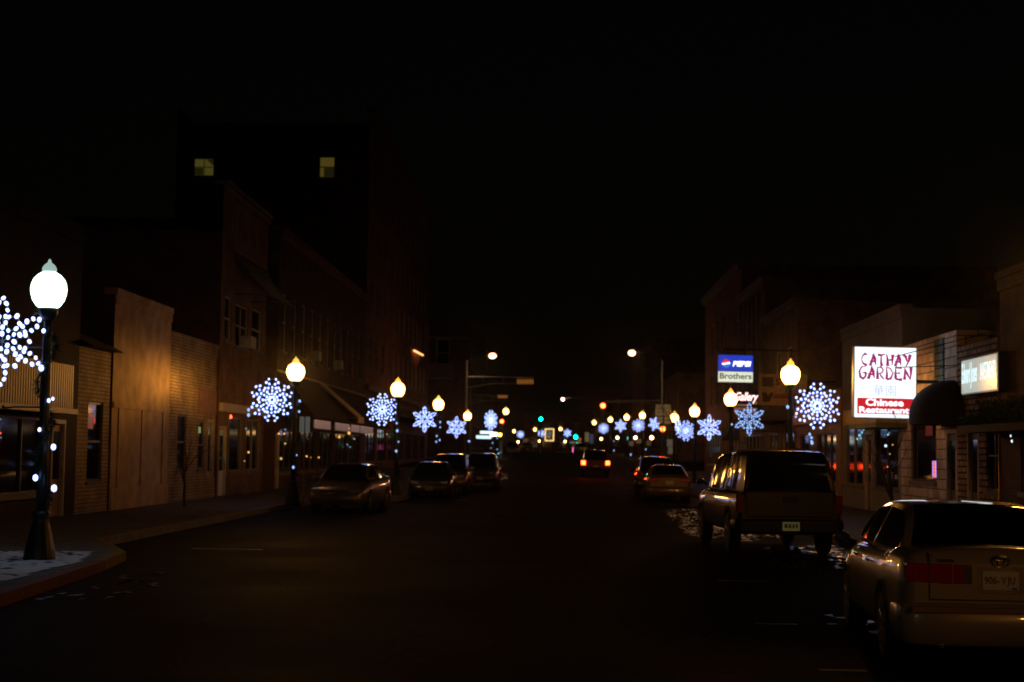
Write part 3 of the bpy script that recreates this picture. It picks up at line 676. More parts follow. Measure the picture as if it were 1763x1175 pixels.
# keep a pristine copy source: build all dups before arms are added
class _L: pass
sodium0 = sodium
spec = [
 (509, 641, 48, 'orange lamp beside the snowflake nearest the pale brick wing on the left'),
 (685, 671, 60, 'second orange lamp from the left, above the dark parked sedan'),
 (755, 697, 78, 'third orange lamp on the left, before the signal mast'),
 (805, 717, 108, 'fourth orange lamp on the left, at the foot of the signal mast'),
 (871, 709, 150, 'orange lamp past the crossing by the red signal on the left'),
 (1361, 646, 45, 'orange lamp behind the pickup, in front of the two part shop sign'),
 (1258, 688, 65, 'orange lamp directly below the blue and white hanging sign'),
 (1196, 709, 85, 'orange lamp between the two snowflakes behind the parked right hand sedan'),
 (1161, 720, 103, 'orange lamp beside the cluster of route signs'),
 (1106, 716, 142, 'rightmost orange lamp of the far row past the crossing'),
 (1079, 719, 164, 'second lamp from the right in the far row'),
 (1051, 723, 188, 'third lamp from the right in the far row'),
 (1023, 728, 216, 'lamp above the car driving away'),
 (965, 739, 284, 'far lamp right of the yellow bulb frame'),
 (921, 740, 290, 'far lamp left of the yellow bulb frame'),
 (885, 743, 300, 'furthest lamp at the left end of the far row'),
 (1806, 495, 23, 'orange lamp just beyond the right edge of the photograph'),
]
allp = []
for i, (px, py, Y, lab) in enumerate(spec):
    allp.append(lamp(px, py, Y, lab))
b_ = dup(sodium0); b_.location = (7.2, -1.0, .05); tag(b_, 'unseen orange lamp added beside the photographer to light the near sedan', 'street lamp', 'globe street lamps lining the street')  # unseen lamp, added to light the rear of the near sedan
def relight(t, l):
    for ch in t.children:
        if ch.type == 'LIGHT': ch.data = l
relight(b_, L_SODB); relight(allp[5], L_SODM); relight(allp[16], L_SODM)
for ch in allp[0].children:
    if ch.type == 'LIGHT': ch.data = L_SODW
# white lamp at the near left corner
wl = lamp_proto(MERC, MERCDIM, GREENMET, L_MERC); p = P(84, 500, 23.4)
wl.location = (p.x, 23.4, p.z-4.12); tag(wl, 'bright white globe lamp at the near left corner, the only one not orange', 'street lamp', 'globe street lamps lining the street')
b_ = dup(wl); b_.location = (-7.6, -1, .05); relight(b_, L_MERCB); tag(b_, 'unseen white lamp added behind the photographer to light the near sedan', 'street lamp', 'globe street lamps lining the street')  # added out of view, whitens the light on the near sedan
# lower pedestrian lights set on the far lamp posts
for (px, py, k) in ((1122, 754, 9), (1094, 754, 10), (1063, 754, 11), (1035, 756, 12), (973, 760.5, 13), (929, 760, 14), (892, 761, 15), (853, 748, 4)):
    t = allp[k]; Y = t.location.y; q = P(px, py, Y); L = q-Vector(t.location)
    m = MB(); m.ball(L, .17 if Y < 260 else .2, 10, 7); g = m.build('lower_globe', emit('lower_globe', (1, .5, .16), 14), t)
    m = MB(); m.tube([(0, 0, L.z-.1), (L.x*.6, 0, L.z-.25), (L.x, 0, L.z-.2)], .025, 6); m.build('side_bracket', GREENMET, t)

# ---------------------------------------------------------------- lit snowflakes
bulb_me = None
def bulb_mesh(mat):
    m = MB(); m.lathe([(0, -.045), (.028, -.03), (.036, 0), (.028, .03), (0, .045)], seg=6); o = m.build('bulb', mat); me = o.data; bpy.data.objects.remove(o); return me
BM = {id(LED): bulb_mesh(LED), id(LED2): bulb_mesh(LED2), id(LEDB): bulb_mesh(LEDB)}
def pol(r, a): return (r*math.cos(a), r*math.sin(a))
def flakeA():
    pts = []; fr = []
    for k in range(6):
        a = math.pi/2+k*math.pi/3
        fr.append([pol(.08, a), pol(.72, a)])
        for r in (.12, .27, .42, .57): pts.append(pol(r, a))
        tip = []
        for (w_, r) in ((0.12, .72), (.27, .80), (.16, .94), (-.16, .94), (-.27, .80), (-.12, .72)):
            x, y = pol(r, a); tip.append((x-w_*math.sin(a), y+w_*math.cos(a)))
        pts += tip; fr.append([pol(.68, a)]+tip+[pol(.68, a)])
        b = a+math.pi/6
        fr.append([pol(.08, b), pol(.60, b)])
        for r in (.16, .29, .42): pts.append(pol(r, b))
        e = []
        for (w_, r) in ((.12, .56), (0, .62), (-.12, .56)):
            x, y = pol(r, b); e.append((x-w_*math.sin(b), y+w_*math.cos(b)))
        pts += e; fr.append(e)
    return pts, fr
def flakeB():
    pts = []; fr = []
    for k in range(6):
        a = math.pi/2+k*math.pi/3; b = a+math.pi/6
        tip = []
        for (w_, r) in ((.07, .57), (.11, .72), (.09, .88), (0, 1.0), (-.09, .88), (-.11, .72), (-.07, .57)):
            x, y = pol(r, a); tip.append((x-w_*math.sin(a), y+w_*math.cos(a)))
        pts += tip; fr.append(tip)
        for r in (.17, .33): pts.append(pol(r, a))
        fr.append([(0, 0), pol(.55, a)])
        ring = []
        for (w_, r) in ((.14, .42), (.15, .56), (0, .66), (-.15, .56), (-.14, .42), (0, .28)):
            x, y = pol(r, b); ring.append((x-w_*math.sin(b), y+w_*math.cos(b)))
        pts += ring; fr.append(ring+[ring[0]])
    return pts, fr
FL = {'A': flakeA(), 'B': flakeB()}
def flake(kind, px, py, Y, rpx, label, turn=0, mat=LED, bulbs=True, pole=None, arms=True, tilt=0):
    c = P(px, py, Y); rad = rpx*Y/F
    t = thing('snowflake_light', label, 'light decoration', c, 0, 'lit snowflakes hung on the lamp posts'); t.rotation_euler = (0, tilt, turn)
    pts, fr = FL[kind]; m = MB()
    for pl_ in fr: m.tube([(x*rad, .02, y*rad) for x, y in pl_], .008, 4)
    m.build('wire_frame', METAL, t)
    s = rad/.66
    if bulbs:
        n = 0; extra = MB()
        for (x, y) in pts:
            n += 1; x += random.uniform(-.012, .012); y += random.uniform(-.012, .012)
            if n <= 100:
                o = bpy.data.objects.new('bulb', BM[id(mat)]); COL.objects.link(o); o.parent = t; o.location = (x*rad, random.uniform(-.02, 0), y*rad)
                o.rotation_euler = (random.uniform(-.5, .5), random.uniform(-.9, .9), 0)
                q = s*.97*random.uniform(.85, 1.12); o.scale = (q, q, q)
    else:
        m = MB()
        for (x, y) in pts: m.ball((x*rad, 0, y*rad), .036*s*(1.15 if Y > 100 else 1), 6, 4)
        o = m.build('bulbs', mat, t); o['kind'] = 'stuff'
    return t
flake('B', 3, 588, 23.4, 76, 'huge lit snowflake cut by the left edge beside the white lamp')
flake('A', 468, 689, 48, 38, 'lit snowflake left of the first orange lamp', )
flake('A', 658, 705.5, 60, 28, 'lit snowflake left of the second orange lamp')
flake('B', 731, 722.5, 78, 21.5, 'lit star shaped snowflake above the parked wagon on the left')
flake('B', 786, 736, 100, 18, 'lit star shaped snowflake over the pale van on the left')
flake('A', 845, 724, 140, 17, 'crowded lit snowflake turned sideways above the white shop letters', turn=R(50), bulbs=False)
flake('A', 1407, 699, 45, 40, 'lit snowflake right of the orange lamp behind the pickup')
flake('B', 1290, 722, 62, 27, 'fainter bluish snowflake under the red and white neon script', mat=LED2)
flake('B', 1221, 736.5, 83, 21.5, 'lit star snowflake right of the lamp pole behind the right hand sedan')
flake('A', 1181, 742, 85, 17.5, 'lit snowflake left of the lamp pole behind the right hand sedan')
flake('A', 1167, 733, 103, 13, 'snowflake turned edge on beside the route signs', turn=R(65), bulbs=False)
flake('B', 1127, 730, 120, 11.5, 'leaning star snowflake left of the route signs', turn=R(20), bulbs=False, tilt=R(14))
flake('A', 1099, 733, 140, 11, 'small far snowflake under the rightmost lamp of the far row', bulbs=False)
flake('B', 1068.5, 733.5, 162, 10.5, 'small far star under the second lamp of the far row', bulbs=False)
flake('A', 1039, 738, 186, 9, 'small far snowflake above the car driving away', bulbs=False)
flake('B', 977, 746, 280, 7, 'tiny far star right of the yellow bulb frame', bulbs=False)
flake('A', 932, 746.5, 288, 6.5, 'tiny far snowflake touching the yellow bulb frame', bulbs=False)
flake('A', 896, 748.5, 298, 6.5, 'tiny far snowflake at the left end of the far row', bulbs=False)
for (k, sx) in ((0, -1), (1, -1), (2, -1), (3, -1), (5, 1), (6, 1), (7, 1), (8, -1), (4, -1), (9, -1), (10, -1), (11, -1), (13, 1), (14, 1), (15, 1)): add_arms(allp[k], sx, GREENMET)
add_arms(wl, -1, GREENMET)

# evergreen garlands with blue-white bulbs wound round the near posts
def post_garland(t, label, bulbs, mat=LED2, top=2.9, seed=1):
    x, y, z = t.location; rnd = random.Random(seed)
    g = thing('garland', label, 'garland', (x, y, z+.9), 0, 'evergreen garlands wound round lamp posts')
    m = MB()
    for k in range(700):
        f = k/700; a = f*5*math.pi; r = .1+rnd.random()*.04; p = Vector((r*math.cos(a), r*math.sin(a), f*top))
        d = Vector((rnd.uniform(-1, 1), rnd.uniform(-1, 1), rnd.uniform(-.6, .6))).normalized()*rnd.uniform(.06, .13); s_ = Vector((d.y, -d.x, .1)).normalized()*.012
        m.add([p-s_, p+s_, p+d], [(0, 1, 2)])
    m.build('needles', NEEDLE, g)
    for (px, py, q) in bulbs:
        c = P(px, py, y-.15); o = bpy.data.objects.new('bulb', BM[id(mat)]); COL.objects.link(o); o.parent = g; o.location = c-Vector(g.location); o.scale = (q, q, q)
    return g
post_garland(wl, 'dark evergreen garland with four bright bulbs round the white lamp post', [(68, 740, .8), (92, 770, 1.15), (61, 823, 1.2), (93, 841, 1.3), (71, 634, 1.2), (75, 570, .9), (84, 690, .8), (91, 687, .7)], LED, seed=1)
post_garland(allp[0], 'garland with small blue bulbs round the first orange lamp post on the left', [(516, 691, 1.1), (515, 709, .9), (505, 805, 1.1), (511, 784, .6), (491, 740, .5), (428, 706, 1.2), (428, 715, 1.3)], LED2, seed=2)
post_garland(allp[1], 'garland with small blue bulbs round the second orange lamp post', [(683, 729, 1), (684, 742, 1.3), (682, 777, 1.2), (686, 761, .8)], LED2, seed=3)
post_garland(allp[2], 'garland with small blue bulbs round the third orange lamp post', [(758, 727, 1.2), (758, 736, 1), (752, 751, 1.1), (757, 758, 1.1), (751, 761, 1.1)], LED2, seed=4)
post_garland(allp[3], 'garland round the lamp post at the signal mast', [(807, 760, 1.6), (809, 760, 1)], LED2, seed=5)
post_garland(allp[4], 'garland with scattered blue bulbs past the crossing', [(858, 781, 1.8), (862, 779, 1.3), (848, 763, 1.5), (856, 755, 1.5), (856, 774, 1.5), (845, 772, 1.2)], LED2, seed=6)
post_garland(allp[5], 'garland round the lamp post behind the pickup', [(1356, 701, 1.2), (1394, 748, 1), (1397, 754, 1), (1397, 760, .8), (1398, 763, 1.2), (1370, 718, .8)], LED2, seed=7)
post_garland(allp[6], 'garland round the lamp post below the hanging sign', [(1260, 731, 1), (1262, 782, 1.2), (1251, 789, 1.2)], LED2, seed=8)
post_garland(allp[9], 'garland on a far right lamp post with two blue bulbs', [(1086, 783, 2), (1057, 776, 1.4), (1112, 774, 1.6), (1057, 760, 1.2)], LED2, seed=9)

# ---------------------------------------------------------------- hanging and standing signs
def sign(label, px0, px1, py0, py1, Y, cabmat, name='hanging_sign', thick=.25, cat='sign'):
    a, b = P(px0, py1, Y), P(px1, py0, Y); c = P((px0+px1)/2, (py0+py1)/2, Y)
    sx = (px1-px0)*Y/F; sz = (py1-py0)*Y/F
    t = thing(name, label, cat, c); t.rotation_euler = (0, R(0.6), 0)
    m = MB(); m.box(-sx/2-.03, sx/2+.03, 0, thick, -sz/2-.03, sz/2+.03); m.build('cabinet', cabmat, t, bevel=.015)
    return t, sx, sz
def panel(t, x0, x1, z0, z1, mat, y=-.012, name='face_panel', th=.01):
    m = MB(); m.box(x0, x1, y, y+th, z0, z1); return m.build(name, mat, t)
# restaurant sign
t, sx, sz = sign('large bright white restaurant sign with red lettering and a red lower band', 1472, 1576, 599, 719, 41.5, WHITEP)
PW = emit('white_sign_face', (.84, .95, 1), 1.3, True); PR = emit('red_sign_band', (1, .02, .035), .62); LR = emit('crimson_letter', (.62, .015, .24), .6)
panel(t, -sx/2, sx/2, -sz/2, sz/2, PW)
zb0, zb1 = sz*(-.5+.05), sz*(-.5+.275)
panel(t, -sx*.455, sx*.5, zb0, zb1, PR, -.018, 'red_band', .005)
LET = {
 'C': [[(.66, .92, .05), (.42, .98, .15), (.15, .8, .07), (.05, .5, .05), (.2, .2, .10), (.6, .02, .17)]],
 'A': [[(.42, 1.05, .05), (.28, .5, .12), (.08, 0, .17)], [(.36, .95, .12), (.55, .6, .17), (.66, .05, .04)], [(.0, .4, .04), (.62, .36, .13)]],
 'T': [[(0, .92, .15), (.35, .88, .12), (.75, .98, .05)], [(.36, .85, .07), (.34, .3, .12), (.42, 0, .18)]],
 'H': [[(.05, 1, .05), (.15, .5, .13), (.17, 0, .19)], [(.68, .95, .19), (.64, .45, .1), (.6, 0, .03)], [(.17, .5, .05), (.64, .52, .13)]],
 'Y': [[(.02, .96, .13), (.3, .8, .16), (.42, .42, .08)], [(.75, .98, .2), (.62, .5, .13), (.28, -.08, .04)]],
 'G': [[(.66, .98, .04), (.3, .96, .08), (.08, .6, .10), (.18, .15, .14), (.45, .02, .15), (.66, .2, .1), (.7, .5, .13)], [(.36, .5, .04), (.74, .5, .12)]],
 'R': [[(.08, .95, .05), (.1, .45, .13), (.12, 0, .17)], [(.1, .92, .05), (.45, .98, .1), (.66, .72, .08), (.5, .5, .08), (.2, .44, .05)], [(.3, .45, .04), (.5, .2, .1), (.75, -.02, .05)]],
 'D': [[(.1, 1, .04), (.15, .4, .12), (.12, 0, .15)], [(.05, .98, .05), (.45, .88, .08), (.72, .5, .07), (.5, .06, .13), (.12, .0, .12)]],
 'E': [[(.12, .95, .05), (.1, .4, .13), (.15, .02, .16)], [(.12, .92, .05), (.7, .93, .13)], [(.12, .5, .04), (.55, .52, .11)], [(.12, .03, .06), (.74, 0, .18)]],
 'N': [[(.12, .95, .04), (.14, .4, .12), (.12, 0, .16)], [(.1, .92, .06), (.35, .5, .12), (.68, .0, .05)], [(.72, 1, .18), (.72, .5, .12), (.66, .0, .04)]]}
def brush(word, x0, x1, z0, z1, y):
    m = MB(); n = len(word); cw = (x1-x0)/n; h = z1-z0
    for i, ch in enumerate(word):
        for st in LET[ch]:
            pts = [Vector((x0+cw*i+cw*.92*p[0]/.78, 0, z0+h*p[1])) for p in st]; ws = [p[2]*h*.74 for p in st]
            L_, R_ = [], []
            for k, p in enumerate(pts):
                d = (pts[min(k+1, len(pts)-1)]-pts[max(k-1, 0)]).normalized(); nn_ = Vector((-d.z, 0, d.x))
                L_.append(p+nn_*ws[k]); R_.append(p-nn_*ws[k])
            for k in range(len(pts)-1):
                m.add([(v.x, y-.0006*k, v.z) for v in (L_[k], L_[k+1], R_[k+1], R_[k])], [(0, 1, 2, 3)])
    return m
brush('CATHAY', -sx*.40, sx*.42, sz*.235, sz*.41, -.016).build('lettering', LR, t)
brush('GARDEN', -sx*.44, sx*.44, sz*.045, sz*.225, -.016).build('lettering', LR, t)
GL = emit('pale_grey_letter', (.72, .76, .9), .8)
text('lettering', '\u83ef\u5712', sz*.165, GL, t, (-.01*sx, -.016, -sz*.115), extrude=.001, fit=(sx*.37, sz*.155))
WB = emit('white_band_letter', (.85, .92, 1), 1.5)
text('lettering', 'Chinese', sz*.12, WB, t, (-sx*.01, -.022, -sz*.285), extrude=.001, bold=.008, fit=(sx*.62, sz*.105))
text('lettering', 'Restaurant', sz*.12, WB, t, (-sx*.015, -.022, -sz*.393), extrude=.001, bold=.008, fit=(sx*.82, sz*.09))
m = MB()
m.tube([(sx/2, .12, 0.05), (sx/2+.6, .12, .05)], .045, 8); m.build('mounting_beam', METAL, t)
m = MB()
ex = RX+.3-t.location.x
m.tube([(sx*.1, .13, sz*.36), (ex+.2, -2.6, sz*.62)], .012, 5); m.tube([(sx*.1, .13, sz*.22), (ex+.2, -2.6, sz*.2)], .012, 5)
m.build('guy_wire', BLKMET, t)
# blue soft drink sign
t, sx, sz = sign('blue and white hanging sign with a round red, white and blue emblem', 1237, 1296, 612, 658, 66, METAL, thick=.3)
BL = emit('blue_sign_face', (.012, .035, .42), 1.25); CW = emit('cream_sign_face', (.72, .78, .62), 1.05, True)
zm = sz*(-.5+.40)
panel(t, -sx/2, sx/2, zm+.01, sz/2, BL); panel(t, -sx/2, sx/2, -sz/2, zm-.02, CW)
cx, cz, rr = -sx*.28, (zm+sz/2)/2-.02, sz*.155
def disc_part(x0f, lo, hi, mat, nm):
    pts = []
    N_ = 24
    up = [(cx+rr*math.cos(a), cz+rr*math.sin(a)) for a in [math.pi*2*k/48 for k in range(48)]]
    # clip the disc between two wavy lines
    xs_ = [cx-rr*.999+2*rr*.999*k/N_ for k in range(N_+1)]
    top, bot = [], []
    for x in xs_:
        h = math.sqrt(max(0, rr*rr-(x-cx)**2)); wv = .12*rr*math.sin((x-cx)/rr*2.6)
        zt = min(h, max(-h, hi*rr+wv if hi < 1 else h)); zl = min(h, max(-h, lo*rr+wv if lo > -1 else -h))
        top.append((x, cz+zt)); bot.append((x, cz+zl))
    m = MB()
    for k in range(N_): m.quad((bot[k][0], -.02, bot[k][1]), (bot[k+1][0], -.02, bot[k+1][1]), (top[k+1][0], -.02, top[k+1][1]), (top[k][0], -.02, top[k][1]))
    m.build(nm, mat, t)
disc_part(0, .22, 1, emit('emblem_red', (1, .03, .02), .9), 'emblem_red_cap'); disc_part(0, -.22, .22, emit('emblem_white', (1, .95, 1), 1.6), 'emblem_white_wave'); disc_part(0, -1, -.22, emit('emblem_blue', (.05, .3, .9), .7), 'emblem_blue_cup')
text('lettering', 'PEPSI', sz*.25, emit('sign_white_letter', (.9, .92, 1), 2.0), t, (sx*.18, -.02, cz), extrude=.001, bold=.012, shear=.2, fit=(sx*.54, sz*.2))
text('lettering', 'Brothers', sz*.30, emit('brown_letter', (.22, .09, .03), .25), t, (0, -.02, (-sz/2+zm)/2+.01), extrude=.001, bold=.006, sx=1.12)
m = MB(); m.tube([(-sx/2+.2, .15, sz/2+.25), (RX-t.location.x+.2, .15, sz/2+.25)], .03, 6); m.tube([(-sx/2+.4, .15, sz/2), (-sx/2+.4, .15, sz/2+.25)], .02, 6); m.tube([(sx/2-.3, .15, sz/2), (sx/2-.3, .15, sz/2+.25)], .02, 6)
m.build('mounting_arm', BLKMET, t)
# neon script sign
t, sx, sz = sign('dark sign with red and white neon script and faint lines beneath', 1262, 1306, 674, 712, 70, BLKMET)
NS = emit('neon_script', (1, .62, .6), 2.2)
text('lettering', 'Gallery', sz*.46, NS, t, (sx*.03, -.04, sz*.2), extrude=.002, bold=.01, shear=.4, fit=(sx*.9, sz*.5))
LN = emit('dim_line', (.5, .22, .15), .35)
for k, (w_, z_) in enumerate(((.55, -.12), (.9, -.28), (.9, -.42))): panel(t, -sx*w_/2-(.1 if k == 0 else 0), sx*w_/2-(.1 if k == 0 else 0), sz*z_-.05, sz*z_+.03, LN, -.02, 'text_strip')
panel(t, sx*.28, sx*.44, sz*-.08, sz*.06, LN, -.03, 'text_strip')
m = MB(); m.tube([(sx/2, .1, sz*.3), (RX-t.location.x+.2, .1, sz*.3)], .03, 6); m.build('mounting_arm', BLKMET, t)
# two part brown sign behind the lamp
t, sx, sz = sign('unlit two part tan sign with dark lettering behind the orange lamp', 1309, 1388, 646, 697, 58, pbr('tan_sign', (.45, .27, .15), .7))
panel(t, -sx*.48, sx*.48, .03, sz*.47, pbr('tan_sign_face', (.42, .26, .15), .6), -.02); panel(t, -sx*.48, sx*.48, -sz*.47, -.05, MATS['tan_sign_face'], -.02)
DKL = pbr('dark_letter', (.06, .03, .03), .7)
panel(t, -sx*.46, -sx*.21, sz*.09, sz*.42, DKL, -.028, 'dark_square', .006)
text('lettering', 'S', sz*.3, DKL, t, (-sx*.13, -.03, sz*.25), extrude=.002, bold=.01)
m = MB(); m.prism([(-sx*.46, -sz*.1), (-sx*.36, -sz*.1), (-sx*.33, -sz*.22), (-sx*.28, -sz*.1), (-sx*.2, -sz*.1), (-sx*.3, -sz*.42), (-sx*.44, -sz*.42)], 'y', -.03, -.022); m.build('dark_emblem', DKL, t)
m = MB(); m.prism([(-sx*.2, -sz*.16), (sx*.1, -sz*.12), (sx*.4, -sz*.14), (sx*.44, -sz*.3), (-sx*.24, -sz*.3)], 'y', -.03, -.022); m.build('red_emblem', pbr('rust_letter', (.3, .08, .03), .7), t)
m = MB(); m.tube([(sx/2, .1, sz*.3), (RX-t.location.x+.2, .1, sz*.3)], .03, 6); m.build('mounting_arm', BLKMET, t)
# dark blue oval sign
t, sx, sz = sign('small dark blue oval sign hanging below the neon script sign', 1244, 1272, 737, 758, 66, BLKMET)
m = MB(); m.lathe([(.0, -.03), (.3, -.03), (.34, -.01), (.34, .0)], seg=24, axis='y'); o = m.build('oval_face', pbr('navy_face', (.02, .05, .09), .5), t); o.scale = (1, 1, .75)
m = MB(); m.tube([(sx/2, .1, sz*.3), (RX-t.location.x+.2, .1, sz*.3)], .02, 6); m.build('mounting_arm', BLKMET, t)
# white letter sign lines on the far left shop
t, sx, sz = sign('two lines of white lit lettering on a shop under the sideways snowflake', 820, 846, 741, 757, 150, BLKMET, name='shop_sign')
LW = emit('white_strip_letter', (.7, .95, 1), 1.3)
text('lettering', 'NNNNN', sz*.42, LW, t, (sx*.1, -.02, sz*.25), extrude=.002, bold=.06, sx=1.25) if False else panel(t, -sx*.25, sx*.48, sz*.1, sz*.42, LW)
panel(t, -sx*.5, sx*.5, -sz*.42, -sz*.08, LW)
# pair of white signs on a post, left kerb
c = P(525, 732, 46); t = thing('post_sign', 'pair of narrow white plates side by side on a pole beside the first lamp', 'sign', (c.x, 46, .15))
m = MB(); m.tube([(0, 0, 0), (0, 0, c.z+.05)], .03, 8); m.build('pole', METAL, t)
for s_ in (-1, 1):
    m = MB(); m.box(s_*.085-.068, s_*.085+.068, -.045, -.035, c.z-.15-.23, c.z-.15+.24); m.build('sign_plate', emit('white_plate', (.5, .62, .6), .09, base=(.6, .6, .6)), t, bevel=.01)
# route signs
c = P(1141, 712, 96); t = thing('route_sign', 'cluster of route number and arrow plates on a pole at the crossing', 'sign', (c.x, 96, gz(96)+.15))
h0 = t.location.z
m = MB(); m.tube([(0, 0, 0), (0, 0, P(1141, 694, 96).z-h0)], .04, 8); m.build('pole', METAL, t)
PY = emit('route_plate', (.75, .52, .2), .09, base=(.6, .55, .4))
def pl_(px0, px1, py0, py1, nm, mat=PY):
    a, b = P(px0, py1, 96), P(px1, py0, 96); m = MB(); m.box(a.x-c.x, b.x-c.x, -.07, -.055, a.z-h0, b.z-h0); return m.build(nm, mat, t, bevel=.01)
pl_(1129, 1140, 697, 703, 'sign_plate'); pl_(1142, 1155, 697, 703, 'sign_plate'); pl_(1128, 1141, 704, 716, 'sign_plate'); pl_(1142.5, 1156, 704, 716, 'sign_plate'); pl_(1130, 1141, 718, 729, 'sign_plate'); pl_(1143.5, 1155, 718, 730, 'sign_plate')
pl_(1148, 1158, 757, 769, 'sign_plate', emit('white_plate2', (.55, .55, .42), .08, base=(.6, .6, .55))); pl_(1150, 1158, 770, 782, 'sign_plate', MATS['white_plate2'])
def lp(px, py): q = P(px, py, 96); return (q.x-c.x, q.z-h0)
q = lp(1149.5, 710); text('lettering', '16', .28, DTRIM, t, (q[0], -.08, q[1])); q = lp(1134.5, 710); text('lettering', '51', .26, DTRIM, t, (q[0], -.08, q[1]))
for (x0, x1, y) in ((1132, 1139, 723.5), (1145, 1153, 724)):
    a, b = lp(x0, y), lp(x1, y); m = MB(); m.tube([(a[0], -.08, a[1]), (b[0], -.08, b[1])], .018, 5); s_ = 1 if x0 > 1140 else -1; e = b if s_ > 0 else a
    m.prism([(e[0]+s_*.06, e[1]), (e[0]-s_*.05, e[1]+.07), (e[0]-s_*.05, e[1]-.07)], 'y', -.085, -.075); m.build('arrow', DTRIM, t)
# more far plates
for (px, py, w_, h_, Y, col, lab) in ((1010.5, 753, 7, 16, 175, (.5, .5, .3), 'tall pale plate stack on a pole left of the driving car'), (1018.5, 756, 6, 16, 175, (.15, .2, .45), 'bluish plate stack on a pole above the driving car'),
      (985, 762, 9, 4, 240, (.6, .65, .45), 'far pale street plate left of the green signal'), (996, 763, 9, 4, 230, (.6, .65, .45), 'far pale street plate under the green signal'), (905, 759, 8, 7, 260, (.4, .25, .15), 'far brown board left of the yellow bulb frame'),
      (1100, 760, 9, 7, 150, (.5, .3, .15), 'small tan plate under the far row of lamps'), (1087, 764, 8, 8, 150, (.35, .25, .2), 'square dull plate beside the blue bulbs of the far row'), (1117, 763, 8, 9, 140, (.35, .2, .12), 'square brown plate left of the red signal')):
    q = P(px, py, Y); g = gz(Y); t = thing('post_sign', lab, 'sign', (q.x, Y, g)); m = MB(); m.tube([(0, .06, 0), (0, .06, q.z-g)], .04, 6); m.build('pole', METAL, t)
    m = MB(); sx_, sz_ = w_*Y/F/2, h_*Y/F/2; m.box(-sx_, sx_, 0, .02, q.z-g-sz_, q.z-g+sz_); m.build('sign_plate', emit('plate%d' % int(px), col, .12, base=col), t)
# yellow bulb frame and lit picture box
q = P(946, 749, 285); t = thing('bulb_frame', 'upright rectangle of small yellow bulbs with silvery figure inside at the street end', 'light decoration', q)
sx_, sz_ = 7*285/F, 10*285/F; m = MB()
for k in range(8):
    for (x, z) in ((-sx_+2*sx_*k/7, sz_), (-sx_+2*sx_*k/7, -sz_)): m.ball((x, 0, z), .09, 6, 4)
for k in range(1, 10):
    for x in (-sx_, sx_): m.ball((x, 0, -sz_+2*sz_*k/10), .09, 6, 4)
m.build('bulb_border', emit('bulb_yellow', (1, .62, .2), 2.5), t)
m = MB(); rnd = random.Random(2)
for k in range(26): m.ball((rnd.gauss(0, .22), 0, rnd.uniform(-.75, .75)), .07, 6, 4)
m.build('figure_bulbs', emit('bulb_silver', (.7, .65, .5), .5), t)
m = MB(); m.tube([(-sx_, .1, -sz_), (-sx_, .1, sz_), (sx_, .1, sz_), (sx_, .1, -sz_), (-sx_, .1, -sz_)], .04, 4); m.tube([(0, .15, -sz_), (0, .15, gz(285)-q.z)], .06, 6); m.build('frame', METAL, t)
q = P(911.5, 769.5, 240); t = thing('lit_box', 'small pale blue lit square at the far left shopfronts', 'light box', q)
m = MB(); m.box(-.38, .38, 0, .2, -.4, .4); m.build('case', BLKMET, t); panel(t, -.34, .34, -.36, .36, emit('blue_box_face', (.3, .5, .75), .8), -.012)
m = MB(); m.tube([(0, .1, -.4), (0, .1, gz(240)-q.z)], .05, 6); m.build('post', BLKMET, t)
for (px, py, r_, Y, col, s_, lab) in ((988, 775, 3, 235, (1, .15, .45), 1.6, 'small pink lit sign left of the driving car'), (1080, 755, 1.6, 170, (.1, .9, .7), 1.2, 'tiny green light among the far shops')):
    q = P(px, py, Y); t = thing('neon_sign', lab, 'sign', q); m = MB(); a = r_*Y/F; m.box(-a*.8, a*.8, 0, .05, -a*1.5, a*1.5); m.build('face_panel', emit('neon%d' % px, col, s_), t)
    m = MB(); m.box(-a*.9, a*.9, .05, .12, -a*1.6, a*1.6); m.tube([(0, .1, -a), (0, .1, gz(Y)-q.z)], .04, 6); m.build('case', BLKMET, t)

# ---------------------------------------------------------------- traffic signals and masts
def signal_head(px, py, Y, lit, label, pole=True, sec=('red', 'amber', 'green'), scale=1.0):
    q = P(px, py, Y); idx = {'red': 2, 'amber': 1, 'green': 0}[lit]
    cols = {'red': (1, .07, .015), 'amber': (1, .35, .03), 'green': (0, .9, .62)}
    zc = .36*(idx-1)*scale
    t = thing('traffic_signal', label, 'traffic signal', (q.x, q.y, q.z-zc), 0, 'traffic signals over the crossings'); 
    m = MB(); m.box(-.17, .17, 0, .22, -.55, .55); m.build('housing', DTRIM, t, bevel=.02)
    for nm, i in (('red', 2), ('amber', 1), ('green', 0)):
        z = .36*(i-1); on = nm == lit
        m = MB(); m.lathe([(.135, -.005), (.12, -.03), (.07, -.05), (0, -.055)], (0, 0, z), 16, axis='y')
        m.build('lens', emit('signal_'+nm+('_on' if on else '_off'), cols[nm], 22 if on else .004), t)
        m = MB(); vs_ = []
        for k in range(13):
            a = -.35+ (math.pi+.7)*k/12
            vs_ += [(.15*math.cos(a), 0, z+.15*math.sin(a)), (.15*math.cos(a), -.2, z+.15*math.sin(a)+.01)]
        m.add(vs_, [(2*k, 2*k+1, 2*k+3, 2*k+2) for k in range(12)], True); m.build('visor', DTRIM, t)
    t.scale = (scale,)*3
    if pole:
        g = gz(Y); m = MB(); m.tube([(0, .3, (g-t.location.z)/scale), (0, .3, .6)], .06, 8); m.build('pole', METAL, t)
    return t
signal_head(864, 726, 150, 'red', 'red signal beside the far left orange lamp', scale=1.25)
signal_head(861, 749, 146, 'amber', 'orange glowing signal below the left red one', scale=1.1)
signal_head(1141, 739, 104, 'red', 'red signal on the right by the route signs', scale=1.2)
